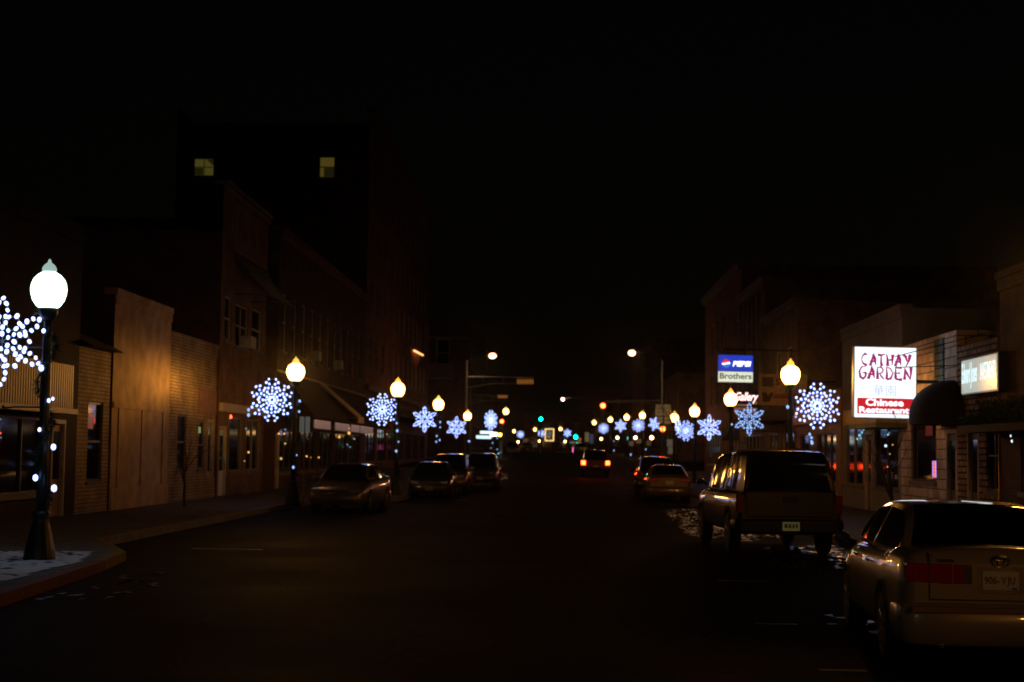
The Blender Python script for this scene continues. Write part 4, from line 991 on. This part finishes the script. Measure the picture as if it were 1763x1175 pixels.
signal_head(1038, 699, 112, 'red', 'red signal hung over the middle of the crossing', pole=False, scale=1.25)
signal_head(931, 722, 205, 'green', 'high green signal far down the street', scale=1.5)
signal_head(991, 753, 205, 'green', 'low green signal left of the driving car', scale=1.7)
WH = emit('walk_white', (1, .85, .7), 3.5)
q = P(850, 748, 146); t = thing('shop_light', 'bright cream coloured lamp left of the orange signal', 'light', q)
m = MB(); m.ball((-.12, 0, 0), .22, 12, 8); m.ball((.2, 0, 0), .2, 12, 8); m.build('lamp_glass', WH, t); m = MB(); m.tube([(0, .15, 0), (0, .15, gz(146)-q.z)], .04, 6); m.build('post', METAL, t)
def mast(px, ptop, Y, army, armx, lab, drop, boards, lum=None):
    base = P(px, 790, Y); g = gz(Y)
    t = thing('signal_mast', lab, 'signal mast', (base.x, Y, g))
    top = P(px, ptop, Y); a = P(px, army, Y); b = P(armx, army+1.5, Y)
    L = lambda v: (v.x-base.x, 0, v.z-g)
    m = MB(); m.tube([(0, 0, 0), L(top)], [.13, .08], 10); m.lathe([(.25, 0), (.25, .12), (.15, .16)], seg=12); m.build('pole', METAL, t)
    m = MB(); m.tube([L(a), L(b)], .045, 8)
    a2 = P(px, army+drop, Y); mid = P(px+(armx-px)*.4, army+drop*.62, Y); b2 = P(armx-4, army+drop*.62, Y)
    m.tube([L(a2), L(mid), L(b2)], .035, 8)
    for f in (.25, .55):
        u = P(px+(armx-px)*f, army+.5, Y); v = P(px+(armx-px)*f, army+drop*(.75 if f < .4 else .62), Y); m.tube([L(u), L(v)], .03, 6)
    m.build('truss_arm', METAL, t)
    for (x0, x1, y0_, y1_) in boards:
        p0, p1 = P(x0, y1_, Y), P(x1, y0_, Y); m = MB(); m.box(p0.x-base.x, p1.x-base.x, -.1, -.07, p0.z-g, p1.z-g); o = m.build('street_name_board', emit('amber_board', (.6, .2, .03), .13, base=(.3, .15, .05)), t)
        mm = MB(); n = 5
        for k in range(n):
            xa = p0.x-base.x+(p1.x-p0.x)*(k+.2)/n; mm.box(xa, xa+(p1.x-p0.x)*.6/n, -.112, -.101, p0.z-g+(p1.z-p0.z)*.3, p0.z-g+(p1.z-p0.z)*.65)
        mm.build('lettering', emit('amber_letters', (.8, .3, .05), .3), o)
    if lum:
        lx, ly = lum; e = P(lx, ly, Y); s0 = P(px, ptop, Y)
        m = MB(); ex = Vector(L(e)); s1 = Vector(L(s0)); m.tube([s1, s1+Vector(((ex.x-s1.x)*.25, 0, (ex.z-s1.z)*.6)), s1+Vector(((ex.x-s1.x)*.6, 0, (ex.z-s1.z)*.95)), ex+Vector((0, 0, .12))], .035, 8); m.build('lamp_arm', BLKMET, t)
        m = MB(); m.box(ex.x-.3, ex.x+.3, -.12, .12, ex.z+.19, ex.z+.28); h = m.build('lamp_head', BLKMET, t, bevel=.03)
        m = MB(); m.ball((0, 0, 0), .24, 16, 10); o = m.build('lamp_glass', COBRA, h); o.location = (ex.x, 0, ex.z); o.scale = (1.15, .9, .85)
        lo = bpy.data.objects.new('light', L_COB); COL.objects.link(lo); lo.parent = h; lo.location = (ex.x, 0, ex.z-.25)
    return t
mast(803, 622, 112, 649, 919, 'tall signal mast on the left with a roadway lamp and a long truss arm', 19, [(890, 919, 653, 662)], (848, 613))
mast(810.5, 668, 128, 680, 876, 'second signal mast behind the first, with a shorter truss arm', 16, [(857, 874, 680.5, 686)])
mast(1141, 622, 112, 690, 1040, 'right signal mast reaching its arm over the crossing', 6, [], (1088, 608))
q = P(969, 688, 200); g = gz(200); t = thing('roadway_lamp', 'small high roadway lamp alone in the dark sky over the far street', 'street lamp', (9.4, 200, g))
m = MB(); m.tube([(0, 0, 0), (0, 0, q.z-g-.3), (-1, 0, q.z-g+.15), (q.x-9.4, 0, q.z-g+.15)], .05, 8); m.build('pole', METAL, t)
m = MB(); m.ball((q.x-9.4, 0, q.z-g), .2, 10, 7); m.build('lamp_glass', emit('far_cobra', (1, .6, .5), 12), t)

# ---------------------------------------------------------------- cars
def smooth_t(T, y):
    if y <= T[0][0]: return T[0][1]
    for (a, b), (c, d) in zip(T, T[1:]):
        if y <= c:
            f = (y-a)/(c-a); f = f*f*(3-2*f) if abs(d-b) > .12 and c-a > .25 else f
            return b+(d-b)*f
    return T[-1][1]
def loft(rings):
    vs_ = [v for r in rings for v in r]; n = len(rings[0])
    return vs_, n
def paint(n, col, metal=.3): return pbr(n, col, .33, metal, var=.03, scale=3, coat=1)
HEADG = pbr('headlamp_glass', (.35, .35, .36), .12, .2, var=.2, scale=40)
TAILG = pbr('tail_lamp_red', (.36, .010, .008), .18, 0, var=.25, scale=60, coat=1)
CHROME = pbr('chrome', (.6, .6, .6), .12, 1, var=.05)
PLATE = pbr('plate_face', (.55, .52, .42), .5, var=.05)
PLATEY = emit('plate_lit', (.3, .32, .1), .1, base=(.5, .5, .35))
PLATED = pbr('plate_dim', (.12, .12, .05), .6)
BLACKP = pbr('black_plastic', (.02, .02, .02), .5, var=.1)
def car(label, paintmat, loc, rz, K, rear=True, tail=None, plate=None, group='cars parked along the kerbs', name='parked_car', details=None):
    t = thing(name, label, 'car', loc, rz, group)
    L, W, H = K['L'], K['W'], K['H']; hl = L/2
    wy = K['wheels']; wr = K['wr']; zs = K['sill']
    def arch(y):
        z = zs
        for a in wy:
            d = abs(y-a)
            if d < wr+.07: z = max(z, math.sqrt((wr+.07)**2-d*d)+wr*.96)
        return z
    ys_ = sorted(set([round(-hl+L*i/64, 4) for i in range(65)] + [-hl+.02, -hl+.05, hl-.02, hl-.05]))
    rings = []
    for y in ys_:
        zt = smooth_t(K['top'], y); w2 = smooth_t(K['half'], y); zb = arch(y)
        e = min(1, (hl-abs(y))/.10); rnd_ = math.sqrt(max(0, 1-(1-e)**2)) if e < 1 else 1
        w2 *= .93+.07*rnd_; zl = zb + (1-rnd_)*.08; zt -= (1-rnd_)*.06
        sh = zt-K.get('shoulder', .12)
        zb2 = min(zb, sh-.06)
        pr = [(0, zl), (w2*.8, zl), (w2*.955, zl+.02 if zb < .5 else zb2), (w2*.985, max(zb2, zs+.12)), (w2, max(zb2+.01, zs+.3)), (w2*.995, max(zb2+.02, (zs+.3+sh)/2)), (w2*.965, sh), (w2*.9, sh+(zt-sh)*.62), (w2*.75, zt-.02), (w2*.4, zt), (0, zt+.012)]
        rings.append([(x, y, z) for x, z in pr] + [(-x, y, z) for x, z in pr[-2:0:-1]])
    m = MB(); n = len(rings[0]); vs_ = [v for r in rings for v in r]
    fs_ = [(i*n+k, i*n+(k+1) % n, (i+1)*n+(k+1) % n, (i+1)*n+k) for i in range(len(rings)-1) for k in range(n)]
    m.add(vs_, fs_, True); m.add(rings[0], [tuple(range(n))]); m.add(rings[-1], [tuple(range(n))]); body = m.build('body', paintmat, t)
    for (nm, g) in K['green']:
        greenhouse(t, K, g, nm, MATS['dark_paint'] if nm == 'cap' else paintmat)
    for a in wy:
        for s_ in (-1, 1):
            o = None; x = s_*(W/2-.13)
            m = MB(); m.lathe([(wr*.62, -.1), (wr*.9, -.105), (wr*.985, -.075), (wr, 0), (wr*.985, .075), (wr*.9, .105), (wr*.62, .1)], (0, 0, 0), 26, axis='x'); o = m.build('wheel', RUBBER, t); o.location = (x, a, wr)
            m = MB(); m.lathe([(wr*.63, .04), (wr*.6, .09), (wr*.5, .07), (wr*.2, .055), (wr*.15, .085), (0, .09)], (0, 0, 0), 20, axis='x')
            for k in range(5):
                c_, s2 = math.cos(2*math.pi*k/5), math.sin(2*math.pi*k/5); m.tube([(.075, wr*.15*c_, wr*.15*s2), (.09, wr*.58*c_, wr*.58*s2)], .025, 5)
            r_ = m.build('rim', RIM, o); 
            if s_ < 0: r_.rotation_euler = (0, 0, math.pi)
    f = hl
    bz0, bz1 = K.get('bump', (.30, .55))
    for s_, nm in ((1, 'front_bumper'), (-1, 'rear_bumper')):
        m = MB(); w2 = smooth_t(K['half'], s_*(f-.06))*1.0; vs_ = []
        prof = [(0, bz0), (.045, bz0+.03), (.075, (bz0+bz1)/2-.02), (.07, bz1-.05), (.03, bz1), (0, bz1+.005)]
        half_ = [(w2*1.012, f-.5, 1, 0), (w2*1.015, f-.3, 1, 0), (w2*1.01, f-.14, .95, .3), (w2*.965, f-.055, .7, .7), (w2*.86, f-.018, .3, .95), (w2*.6, f+.004, .1, 1), (w2*.3, f+.014, .03, 1), (0, f+.018, 0, 1)]
        path = half_ + [(-a_, b_, -c_, d_) for a_, b_, c_, d_ in half_[-2::-1]]; N_ = len(path)-1
        for (x, yy_, nx_, ny_) in path:
            for dd, z in prof: vs_.append((x+nx_*dd*.8, s_*(yy_+ny_*dd), z))
        q = len(prof)
        fs_ = [(k*q+j, k*q+j+1, (k+1)*q+j+1, (k+1)*q+j) for k in range(N_) for j in range(q-1)]
        m.add(vs_, fs_, True); m.build(nm, K.get('bumpmat') or paintmat, t)
    hz = K['headz']; hx = K.get('headx', .66)*W/2
    for s_ in (-1, 1):
        if 'skip_head' not in K:
            yb_ = f-.1
            m = MB(); m.prism([(s_*(hx-.2), hz-.06), (s_*(hx+.11), hz-.05), (s_*(hx+.13), hz+.07), (s_*(hx-.19), hz+.045)], 'y', yb_-.12, f-.0); m.build('headlight', HEADG, t, bevel=.02)
        tz0, tz1, tx0, tx1 = K['tail']
        m = MB(); m.prism([(s_*tx0, tz0), (s_*tx1, tz0+.02), (s_*(tx1), tz1), (s_*tx0, tz1)], 'y', -f-.006, -f+.16)
        m.build('taillight', tail or TAILG, t, bevel=.015)
        m = MB(); my = K['mirror']; m.ball((0, 0, 0), 1, 10, 6); o = m.build('mirror', paintmat, t); o.location = (s_*(W/2+.09), my[0], my[1]); o.scale = (.09, .05, .065)
        m = MB(); m.tube([(s_*(W/2-.06), my[0]+.02, my[1]-.06), (s_*(W/2+.07), my[0], my[1]-.01)], .025, 6); m.build('mirror_stem', BLACKP, t)
        for dy in K.get('handles', ()):
            m = MB(); m.box(-.012, .012, -.09, .09, -.015, .015); o = m.build('door_handle', paintmat if 'bumpmat' not in K else BLACKP, t, bevel=.006); o.location = (s_*(W/2-.002), dy, K['beltz']-.12)
    m = MB(); m.box(-.45, .45, f-.02, f+.01, hz-.09, hz+.02)
    m.build('grille', BLACKP, t)
    pz = K.get('platez', .72)
    fpz = K.get('fplatez', .45)
    m = MB(); m.box(-.155, .155, f+.095, f+.11, fpz-.08, fpz+.08); m.build('license_plate', plate or PLATE, t)
    if details: details(t, K)
    else:
        m = MB(); m.box(-.155, .155, -f-.03, -f-.012, pz-.08, pz+.08); m.build('license_plate', plate or PLATE, t)
    return t
def greenhouse(t, K, g, nm, mat):
    # g: y of rear base, roof rear, roof front, front base; roof height; base height; half widths
    yr0, yr1, yf1, yf0 = g['y']; zr, zb, wb, wr_ = g['zr'], g['zb'], g['wb'], g['wr']
    ys_ = [yr0+(yr1-yr0)*i/8 for i in range(9)] + [yr1+(yf1-yr1)*i/16 for i in range(1, 17)] + [yf1+(yf0-yf1)*i/8 for i in range(1, 9)]
    def zt(y):
        if y < yr1: f = (y-yr0)/(yr1-yr0); return zb+(zr-zb)*max(0, math.sin(max(0, min(1, f))*math.pi/2))**g.get('er', .95)
        if y > yf1: f = (yf0-y)/(yf0-yf1); return zb+(zr-zb)*max(0, math.sin(max(0, min(1, f))*math.pi/2))**g.get('ef', .95)
        f = (y-yr1)/(yf1-yr1); return zr+g.get('crown', .02)*math.sin(f*math.pi)
    rings = []
    for y in ys_:
        T = max(zt(y)-zb, .001); ft = T/(zr-zb); plan = 1-.07*((2*(y-yr0)/(yf0-yr0)-1)**2)
        w0 = wb*plan; w1 = w0+(wr_*plan-w0)*ft
        pr = [(w0, zb-.04), (w0, zb), (w0+(w1-w0)*.42, zb+T*.42), (w0+(w1-w0)*.86, zb+T*.84), (w1*.975, zb+T*.93), (w1*.9, zb+T*.985), (w1*.5, zb+T+.008*ft), (0, zb+T+.014*ft)]
        rings.append([(x, y, z) for x, z in pr] + [(-x, y, z) for x, z in pr[-2::-1]])
    n = len(rings[0]); parts = {}
    pil = g.get('pillars', [])
    for i in range(len(rings)-1):
        ym = (ys_[i]+ys_[i+1])/2
        for k in range(n-1):
            kk = k if k < (n-1)/2 else n-2-k
            side = 'r' if k < (n-1)/2 else 'l'
            key = nm
            if kk in (1, 2) and g.get('side', True):
                inz = yr0+.30*(yr1-yr0)+.0 < ym < yf0-.12*(yf0-yf1)
                if inz and not any(a < ym < b for a, b in pil) and not (g.get('boxy_r') and ym < yr1): key = 'side_window_'+side
            if kk >= 5 or (kk >= 4):
                if ym > yf1 and g.get('front', True) and kk >= 5: key = 'windshield'
                if ym < yr1 and g.get('rear', True) and kk >= 5: key = 'rear_window'
            parts.setdefault(key, []).append([rings[i][k], rings[i][k+1], rings[i+1][k+1], rings[i+1][k]])
    for key, qs in parts.items():
        m = MB(); idx = {}; vs_, fs_ = [], []
        for q in qs:
            f_ = []
            for v in q:
                if v not in idx: idx[v] = len(vs_); vs_.append(v)
                f_.append(idx[v])
            fs_.append(tuple(f_))
        m.add(vs_, fs_, True)
        pn = 'side_window' if key.startswith('side_window') else key
        m.build(pn, GLASS if key != nm else mat, t)
SEDAN = dict(L=4.76, W=1.78, H=1.42, wheels=(-1.36, 1.36), wr=.315, sill=.24, shoulder=.12, beltz=.97,
    top=[(-2.38, 1.0), (-2.3, 1.07), (-1.75, 1.085), (-1.3, 1.03), (.7, .98), (1.0, .97), (1.7, .87), (2.2, .76), (2.38, .62)],
    half=[(-2.38, .78), (-2.15, .845), (-1.6, .88), (0, .89), (1.4, .88), (2.1, .82), (2.38, .68)],
    green=[('cabin', dict(y=(-1.78, -1.0, .2, 1.12), zr=1.41, zb=1.01, wb=.80, wr=.60, pillars=[(-.42, -.32)]))],
    tail=(.76, .94, .40, .80), headz=.64, mirror=(.78, 1.0), handles=(-.55, .35), platez=.76, bump=(.24, .60), fplatez=.42)
WAGON = dict(L=4.7, W=1.8, H=1.72, wheels=(-1.35, 1.38), wr=.36, sill=.32, shoulder=.12, beltz=1.1,
    top=[(-2.35, 1.05), (-2.28, 1.1), (.7, 1.08), (1.0, 1.06), (1.8, .98), (2.2, .88), (2.35, .74)],
    half=[(-2.35, .84), (-2.2, .88), (0, .9), (1.4, .89), (2.1, .84), (2.35, .72)],
    green=[('cabin', dict(y=(-2.3, -2.05, .25, 1.02), zr=1.72, zb=1.08, wb=.83, wr=.68, er=.7, pillars=[(-1.25, -1.13), (-.3, -.2)]))],
    tail=(.78, 1.12, .66, .84), headz=.78, mirror=(.75, 1.12), handles=(-.6, .35), platez=.85, bump=(.36, .68), fplatez=.52)
PICK = dict(L=5.9, W=1.98, H=1.9, wheels=(-1.75, 1.85), wr=.39, sill=.42, shoulder=.12, beltz=1.2, skip_head=1,
    top=[(-2.95, 1.22), (-2.9, 1.24), (1.3, 1.2), (1.6, 1.18), (2.5, 1.12), (2.8, 1.02), (2.95, .86)],
    half=[(-2.95, .93), (-2.85, .955), (0, .98), (2.0, .97), (2.7, .92), (2.95, .82)],
    green=[('cabin', dict(y=(-.62, -.38, .9, 1.62), zr=1.87, zb=1.2, wb=.9, wr=.73, er=.6, pillars=[(.1, .2)])),
           ('cap', dict(y=(-2.9, -2.62, -.85, -.66), zr=1.93, zb=1.23, wb=.9, wr=.76, er=.62, ef=.5, front=False, boxy_r=True, pillars=[(-2.7, -2.3), (-1.85, -1.75), (-1.2, -.6)], crown=.03))],
    tail=(.80, 1.14, .84, .965), headz=.85, mirror=(1.05, 1.3), handles=(.1,), platez=.55, bump=(.48, .70), bumpmat=None, fplatez=.6)
PICK['bumpmat'] = BLACKP
JEEP = dict(L=4.2, W=1.76, H=1.66, wheels=(-1.25, 1.3), wr=.37, sill=.4, shoulder=.08, beltz=1.05,
    top=[(-2.1, 1.05), (-2.05, 1.08), (.6, 1.06), (.9, 1.04), (1.9, .98), (2.1, .85)],
    half=[(-2.1, .83), (-2.0, .86), (0, .88), (1.5, .86), (2.1, .8)],
    green=[('cabin', dict(y=(-2.07, -1.92, .3, .82), zr=1.64, zb=1.06, wb=.82, wr=.68, er=.5, pillars=[(-1.2, -1.1), (-.3, -.2)]))],
    tail=(.74, 1.0, .62, .86), headz=.8, mirror=(.6, 1.1), handles=(-.4, .4), platez=.62, bump=(.45, .62), bumpmat=BLACKP, fplatez=.6)

def sedan_rear(t, K):
    f = K['L']/2; y = -f
    PT = MATS['gold_paint']
    m = MB()
    for s_ in (-1, 1): m.box(s_*.60-.006, s_*.60+.006, y-.008, y+.05, .63, 1.03)
    m.box(-.60, .60, y-.008, y+.02, .625, .637); m.build('boot_seam', BLACKP, t)
    m = MB(); m.box(-.2, .2, y-.004, y+.03, .68, .925); m.build('plate_recess', pbr('gold_recess', (.3, .2, .1), .5), t, bevel=.02)
    m = MB(); m.box(-.155, .155, y-.022, y-.006, .72, .885); pl_ = m.build('license_plate', PLATE, t, bevel=.006)
    RD = pbr('plate_dark_red', (.22, .03, .03), .5); BRN = pbr('plate_brown', (.35, .12, .06), .5)
    text('lettering', '906-', .088, RD, pl_, (-.075, y-.024, .802), extrude=.001, bold=.002, sx=.8)
    text('lettering', 'V', .088, BRN, pl_, (.025, y-.024, .802), extrude=.001, bold=.004, sx=.8)
    text('lettering', 'JU', .088, RD, pl_, (.09, y-.024, .802), extrude=.001, bold=.002, sx=.8)
    m = MB(); m.box(.09, .135, y-.0235, y-.022, .727, .747); m.build('sticker', pbr('blue_sticker', (.03, .15, .35), .5), pl_)
    m = MB()
    for (a, b, cx_, cz_, tilt) in ((.075, .05, 0, .97, 0), (.028, .046, 0, .97, 0), (.052, .018, 0, .99, 0)):
        m.tube([(cx_+a*math.cos(u*math.pi/12), y-.016, cz_+b*math.sin(u*math.pi/12)) for u in range(25)], .006, 6, False)
    m.build('emblem', CHROME, t)
    text('lettering', 'TOYOTA', .035, CHROME, t, (-.46, y-.012, .965), extrude=.002, bold=.001)
    # inner boot lamp sections either side of the plate
    for s_ in (-1, 1):
        m = MB(); m.box(min(s_*.24, s_*.40), max(s_*.24, s_*.40), y-.005, y+.03, .765, .935); m.build('reflector', TAILG, t, bevel=.01)
        m = MB(); m.box(min(s_*.24, s_*.31), max(s_*.24, s_*.31), y-.0075, y-.0055, .775, .925); m.build('reversing_lamp', pbr('clear_lens', (.16, .1, .09), .15, coat=1), t)
    m = MB(); m.box(-.76, .76, y-.115, y-.05, .53, .575); m.build('bumper_moulding', pbr('gold_dark', (.2, .11, .05), .4, .2), t)
    m = MB(); m.tube([(-.5, y+.25, .23), (-.5, y-.04, .22)], .028, 10); m.build('exhaust', CHROME, t)
def pick_rear(t, K):
    f = K['L']/2; y = -f
    m = MB(); m.box(-.80, .80, y-.02, y+.03, .74, 1.2); m.build('tailgate', t['_p'] if False else MATS['silver_paint'], t, bevel=.02)
    m = MB(); m.box(-.13, .13, y-.035, y-.021, 1.0, 1.12); m.build('tailgate_handle', BLACKP, t, bevel=.01)
    m = MB(); m.box(-.155, .155, y-.13, y-.115, .50, .66); m.build('license_plate', PLATEY, t)
    m = MB()
    for (x0, x1) in ((-.12, -.07), (-.05, 0), (.02, .06), (.08, .12)): m.box(x0, x1, y-.133, y-.131, .55, .62)
    m.build('lettering', pbr('dull_green', (.12, .12, .05), .6), t)
    m = MB(); m.box(-.9, .9, y-.11, y+.0, .46, .68); m.build('step_bumper', BLACKP, t, bevel=.03)
    m = MB(); m.tube([(-.9, y+.2, 1.93), (-.45, y+.2, 1.965), (.45, y+.2, 1.965)], .02, 6)
    m.build('roof_rail', METAL, t)
    m = MB()
    for s_ in (-1, 1): m.box(s_*.905-.06, s_*.905+.06, y-.012, y+.004, .955, .975)
    m.build('lamp_divider', BLACKP, t)
gold = paint('gold_paint', (.33, .245, .16), .1); silver = paint('silver_paint', (.05, .04, .034), 0); dark = paint('dark_paint', (.03, .028, .028)); tan = paint('tan_paint', (.13, .085, .05)); grey = paint('grey_paint', (.2, .165, .12), .5); maroon = paint('maroon_paint', (.09, .02, .015)); pale = paint('pale_paint', (.35, .32, .28))
def put(px, D_rear, K, toward=False, off=0):
    s_ = F/D_rear; x = (px-960)/s_; y = D_rear + K['L']/2
    return (x, y, gz(y))
# near right gold sedan: rear centre at column 1727, rear 13.4 m away, nose turned slightly right
a = R(-3.6); Lh = SEDAN['L']/2; rc = P(1722, 968, 13.75)
car('gold sedan parked at the right front corner showing its rear, wheels by the kerb', gold, (rc.x+Lh*math.sin(-a), 13.75+Lh*math.cos(a), 0), a, SEDAN, details=sedan_rear)
a = R(2.6); Lh = PICK['L']/2; rc = P(1360, 870, 28.8)
car('silver grey pickup with a tall bed cap parked behind the gold sedan', silver, (rc.x+Lh*math.sin(-a), 28.8+Lh*math.cos(a), 0), a, PICK, details=pick_rear)
rc = P(1152, 840, 61)
car('dark tan sedan parked in front of the pickup, seen from the rear', tan, (rc.x+.05, 61+2.4, 0), R(-1), SEDAN)
rc = P(1128, 815, 70)
car('dark wagon parked ahead of the tan sedan on the right', dark, (rc.x+.1, 72.5, 0), R(-1), WAGON)
rc = P(1025.5, 795, 96)
car('small dark off road car driving away with both brake lights glowing red', maroon, (rc.x, 98.2, gz(97)), 0, JEEP, tail=emit('brake_light', (1, .045, .008), 26, True), group='x')['group'] = 'cars in the roadway'
Y = 45.8; rc = P(580, 850, Y)
car('dark sedan parked facing the camera beside the first lamp on the left', grey, (rc.x+.1, Y+2.4, 0), math.pi-R(4), SEDAN, plate=PLATED)
Y = 60.5; rc = P(737, 835, Y)
car('second dark sedan on the left, facing the camera under the second lamp', dark, (rc.x, Y+2.4, 0), math.pi+R(1), SEDAN, plate=PLATED)
Y = 68; rc = P(770, 820, Y)
car('dark long roofed wagon half hidden behind the second left sedan', grey, (rc.x, Y+2.4, 0), math.pi, WAGON)
Y = 77; rc = P(826, 815, Y)
car('pale roofed wagon parked last before the crossing on the left', tan, (rc.x, Y+2.4, gz(Y)), math.pi, WAGON)
for (px, Y, mt, lab) in ((881, 185, pale, 'pale car far down on the left past the crossing'), (908, 215, dark, 'dark car parked furthest down the left side'), (1000, 190, dark, 'dark car ahead of the red lit one')):
    rc = P(px, 785, Y); car(lab, mt, (rc.x, Y+2.4, gz(Y)), math.pi if px < 950 else 0, SEDAN)

# ---------------------------------------------------------------- trees
def tree(label, base, h, r0, seed, spread=.5, depth=4, lean=(0, 0), fork=.35):
    rnd = random.Random(seed); t = thing('bare_tree', label, 'tree', base, 0, 'bare winter trees')
    tr = MB(); br = MB()
    def grow(m, p, d, l, r, lev):
        pts, rs = [p], [r]; n = 4
        for k in range(n):
            d = (d+Vector((rnd.uniform(-.16, .16), rnd.uniform(-.16, .16), rnd.uniform(-.02, .12)))).normalized(); p = p+d*l/n; pts.append(p); rs.append(r*(1-.45*(k+1)/n))
        m.tube(pts, rs, 7 if lev < 2 else 5)
        if lev < depth:
            for _ in range(3 if lev else 4):
                i = rnd.choice((2, 3, 4)); a = rnd.uniform(0, 2*math.pi)
                nd = (d+Vector((math.cos(a), math.sin(a), rnd.uniform(-.1, .5)))*spread*rnd.uniform(.7, 1.5)).normalized()
                grow(br, pts[i], nd, l*rnd.uniform(.55, .8), rs[i]*.62, lev+1)
    grow(tr, Vector((0, 0, 0)), Vector((lean[0], lean[1], 1)).normalized(), h*fork, r0, 0)
    tr.build('trunk', BARK, t); br.build('branches', BARK, t)
    return t
q = P(1537, 860, 37); tree('thin bare tree in front of the restaurant sign', (q.x, 37, .15), 4.0, .055, 11, .6)
q = P(1400, 800, 50); tree('slight bare tree behind the pickup', (q.x, 50, .15), 4.4, .05, 12, .6)
q = P(318, 860, 45); tree('slim bare sapling in front of the low pale brick wing', (q.x, 45, .15), 3.6, .045, 13, .45, 3)
q = P(1150, 800, 92); tree('bare tree beside the route signs', (q.x+.6, 92, .4), 8.5, .1, 14, .5)
tree('big bare tree whose twigs reach in at the top right corner', (8.6, 15.5, .15), 13.5, .2, 23, .55, 5, fork=.36)
# conical evergreens beyond the right hand sedan
for (px, Y, h, lab) in ((1212, 62, 1.5, 'small dark conical evergreen in a planter behind the right hand sedan'), (1236, 60, 1.3, 'second small conical evergreen in a planter')):
    q = P(px, 830, Y); t = thing('potted_evergreen', lab, 'shrub', (7.6+(px-1212)*.03, Y, .15)); rnd = random.Random(px); m = MB()
    for k in range(900):
        f = rnd.random(); a = rnd.uniform(0, 6.28); r = .42*(1-f)*rnd.uniform(.6, 1.1)+.03; p = Vector((r*math.cos(a), r*math.sin(a), .4+f*h)); d = Vector((math.cos(a), math.sin(a), .3))*.1; s_ = Vector((-math.sin(a), math.cos(a), 0))*.02
        m.add([p-s_, p+s_, p+d], [(0, 1, 2)])
    m.build('foliage', NEEDLE, t); m = MB(); m.lathe([(.2, 0), (.28, .38), (.3, .4), (.26, .4)], seg=12); m.build('planter', STONE, t)

# ---------------------------------------------------------------- small lights in shop windows
WL = {'o': emit('shop_orange', (1, .42, .1), 1.6), 'y': emit('shop_yellow', (1, .6, .2), .9), 'b': emit('shop_blue', (.35, .75, 1), .8), 'r': emit('shop_red', (1, .07, .02), 7), 'g': emit('shop_green', (.1, .8, .5), .4), 'w': emit('shop_white', (.8, .95, 1), 1.2)}
def lights(label, side, items, name='window_lights'):
    X = LX+.1 if side < 0 else RX-.1
    y = yat(items[0][0], X); t = thing(name, label, 'lights', (X, y, P(items[0][0], items[0][1], y).z), 0, 'small lights in the shop windows')
    m = MB(); pts = []
    for (px, py, c, r) in items:
        y = yat(px, X); q = P(px, py, y); rr = r*y/F; pts.append(q-Vector(t.location))
        b_ = MB(); b_.ball((0, 0, 0), rr, 8, 6); o = b_.build('bulb', WL[c], t); o.location = q-Vector(t.location)
    m.tube([pts[0]+Vector((-.03*side*-1, 0, .3))]+[p_+Vector((side*.05, 0, 0)) for p_ in pts], .006, 4); m.build('wire', BLKMET, t)
lights('single red lamp in the window beside the white shop door', -1, [(396, 718, 'r', 3.5)])
lights('string of tiny coloured bulbs in the window of the tan building', -1, [(423, 738, 'b', 1.5), (428, 779, 'o', 1.8), (421, 794, 'y', 1), (388, 789, 'g', 1), (426, 707, 'b', 2)])
lights('yellowish lamps and shelves glowing in the first window under the canopy', -1, [(480, 747, 'o', 1.6), (489, 747, 'o', 1.6), (491, 764, 'y', 1.5), (484, 790, 'y', 2)])
lights('two faint bulbs low in the second canopy window', -1, [(528, 786, 'o', 1.5), (549, 788, 'o', 1.3), (547, 736, 'b', 1.4)])
lights('cluster of warm lamps in the middle canopy window', -1, [(603, 738, 'o', 2.4), (601, 746, 'o', 2.4), (584, 753, 'o', 1.9), (610, 756, 'w', .8), (598, 766, 'b', 1), (603, 770, 'b', 1)])
lights('blue and amber bulbs in the last canopy window', -1, [(627, 742, 'b', 1.5), (641, 747, 'o', 1.6), (666, 748, 'y', 1)])
lights('red and white bulbs at the far left edge window', -1, [(1, 746, 'r', 1.0), (1, 722, 'b', 1), (2, 754, 'b', 1)])
lights('blue and white bulbs in the curtained window at the right edge', 1, [(1741, 751, 'w', 2.3), (1743, 760, 'w', 2.8)])
lights('small square of white light in the panelled shop window', 1, [(1529, 749, 'w', 1.5), (1531, 746, 'b', 1.5), (1525, 768, 'w', 2.4), (1537, 766, 'o', 1.2), (1532, 782, 'y', 1), (1528, 804, 'o', 1)])
lights('blue bulbs imitating the reflection of a snowflake in the corrugated shop window', 1, [(1476, 756, 'b', 2), (1480, 750, 'b', 2.4), (1484, 745, 'b', 2), (1482, 755, 'b', 1.6), (1487, 741, 'b', 1.2)])  # glowing bulbs stand in for a mirrored snowflake; no lamps hang here
lights('amber lamps over the shop awning on the far right side', 1, [(1282, 690, 'y', 1.2), (1286, 560, 'y', .8)])
lights('bright amber pair of lamps inside the shop right of the bare tree', 1, [(1403, 718, 'o', 3.2), (1410, 719, 'o', 3.6)])


# ---------------------------------------------------------------- added haze that imitates camera glow round the lamps
HZ = 0.0001
m = MB(); m.box(-520, 520, -85, 1450, -1.1, 40)
hm = bpy.data.materials.new('halo_haze'); hm.use_nodes = True; t_ = hm.node_tree; t_.nodes.clear()
ou = t_.nodes.new('ShaderNodeOutputMaterial'); pv = t_.nodes.new('ShaderNodeVolumePrincipled')
pv.inputs['Color'].default_value = (.9, .9, .92, 1); pv.inputs['Density'].default_value = HZ; pv.inputs['Anisotropy'].default_value = .97
t_.links.new(pv.outputs[0], ou.inputs['Volume'])
hz = m.build('haze', hm); tag(hz, 'thin unseen haze added to put a faint glow round the lamps', kind='stuff')
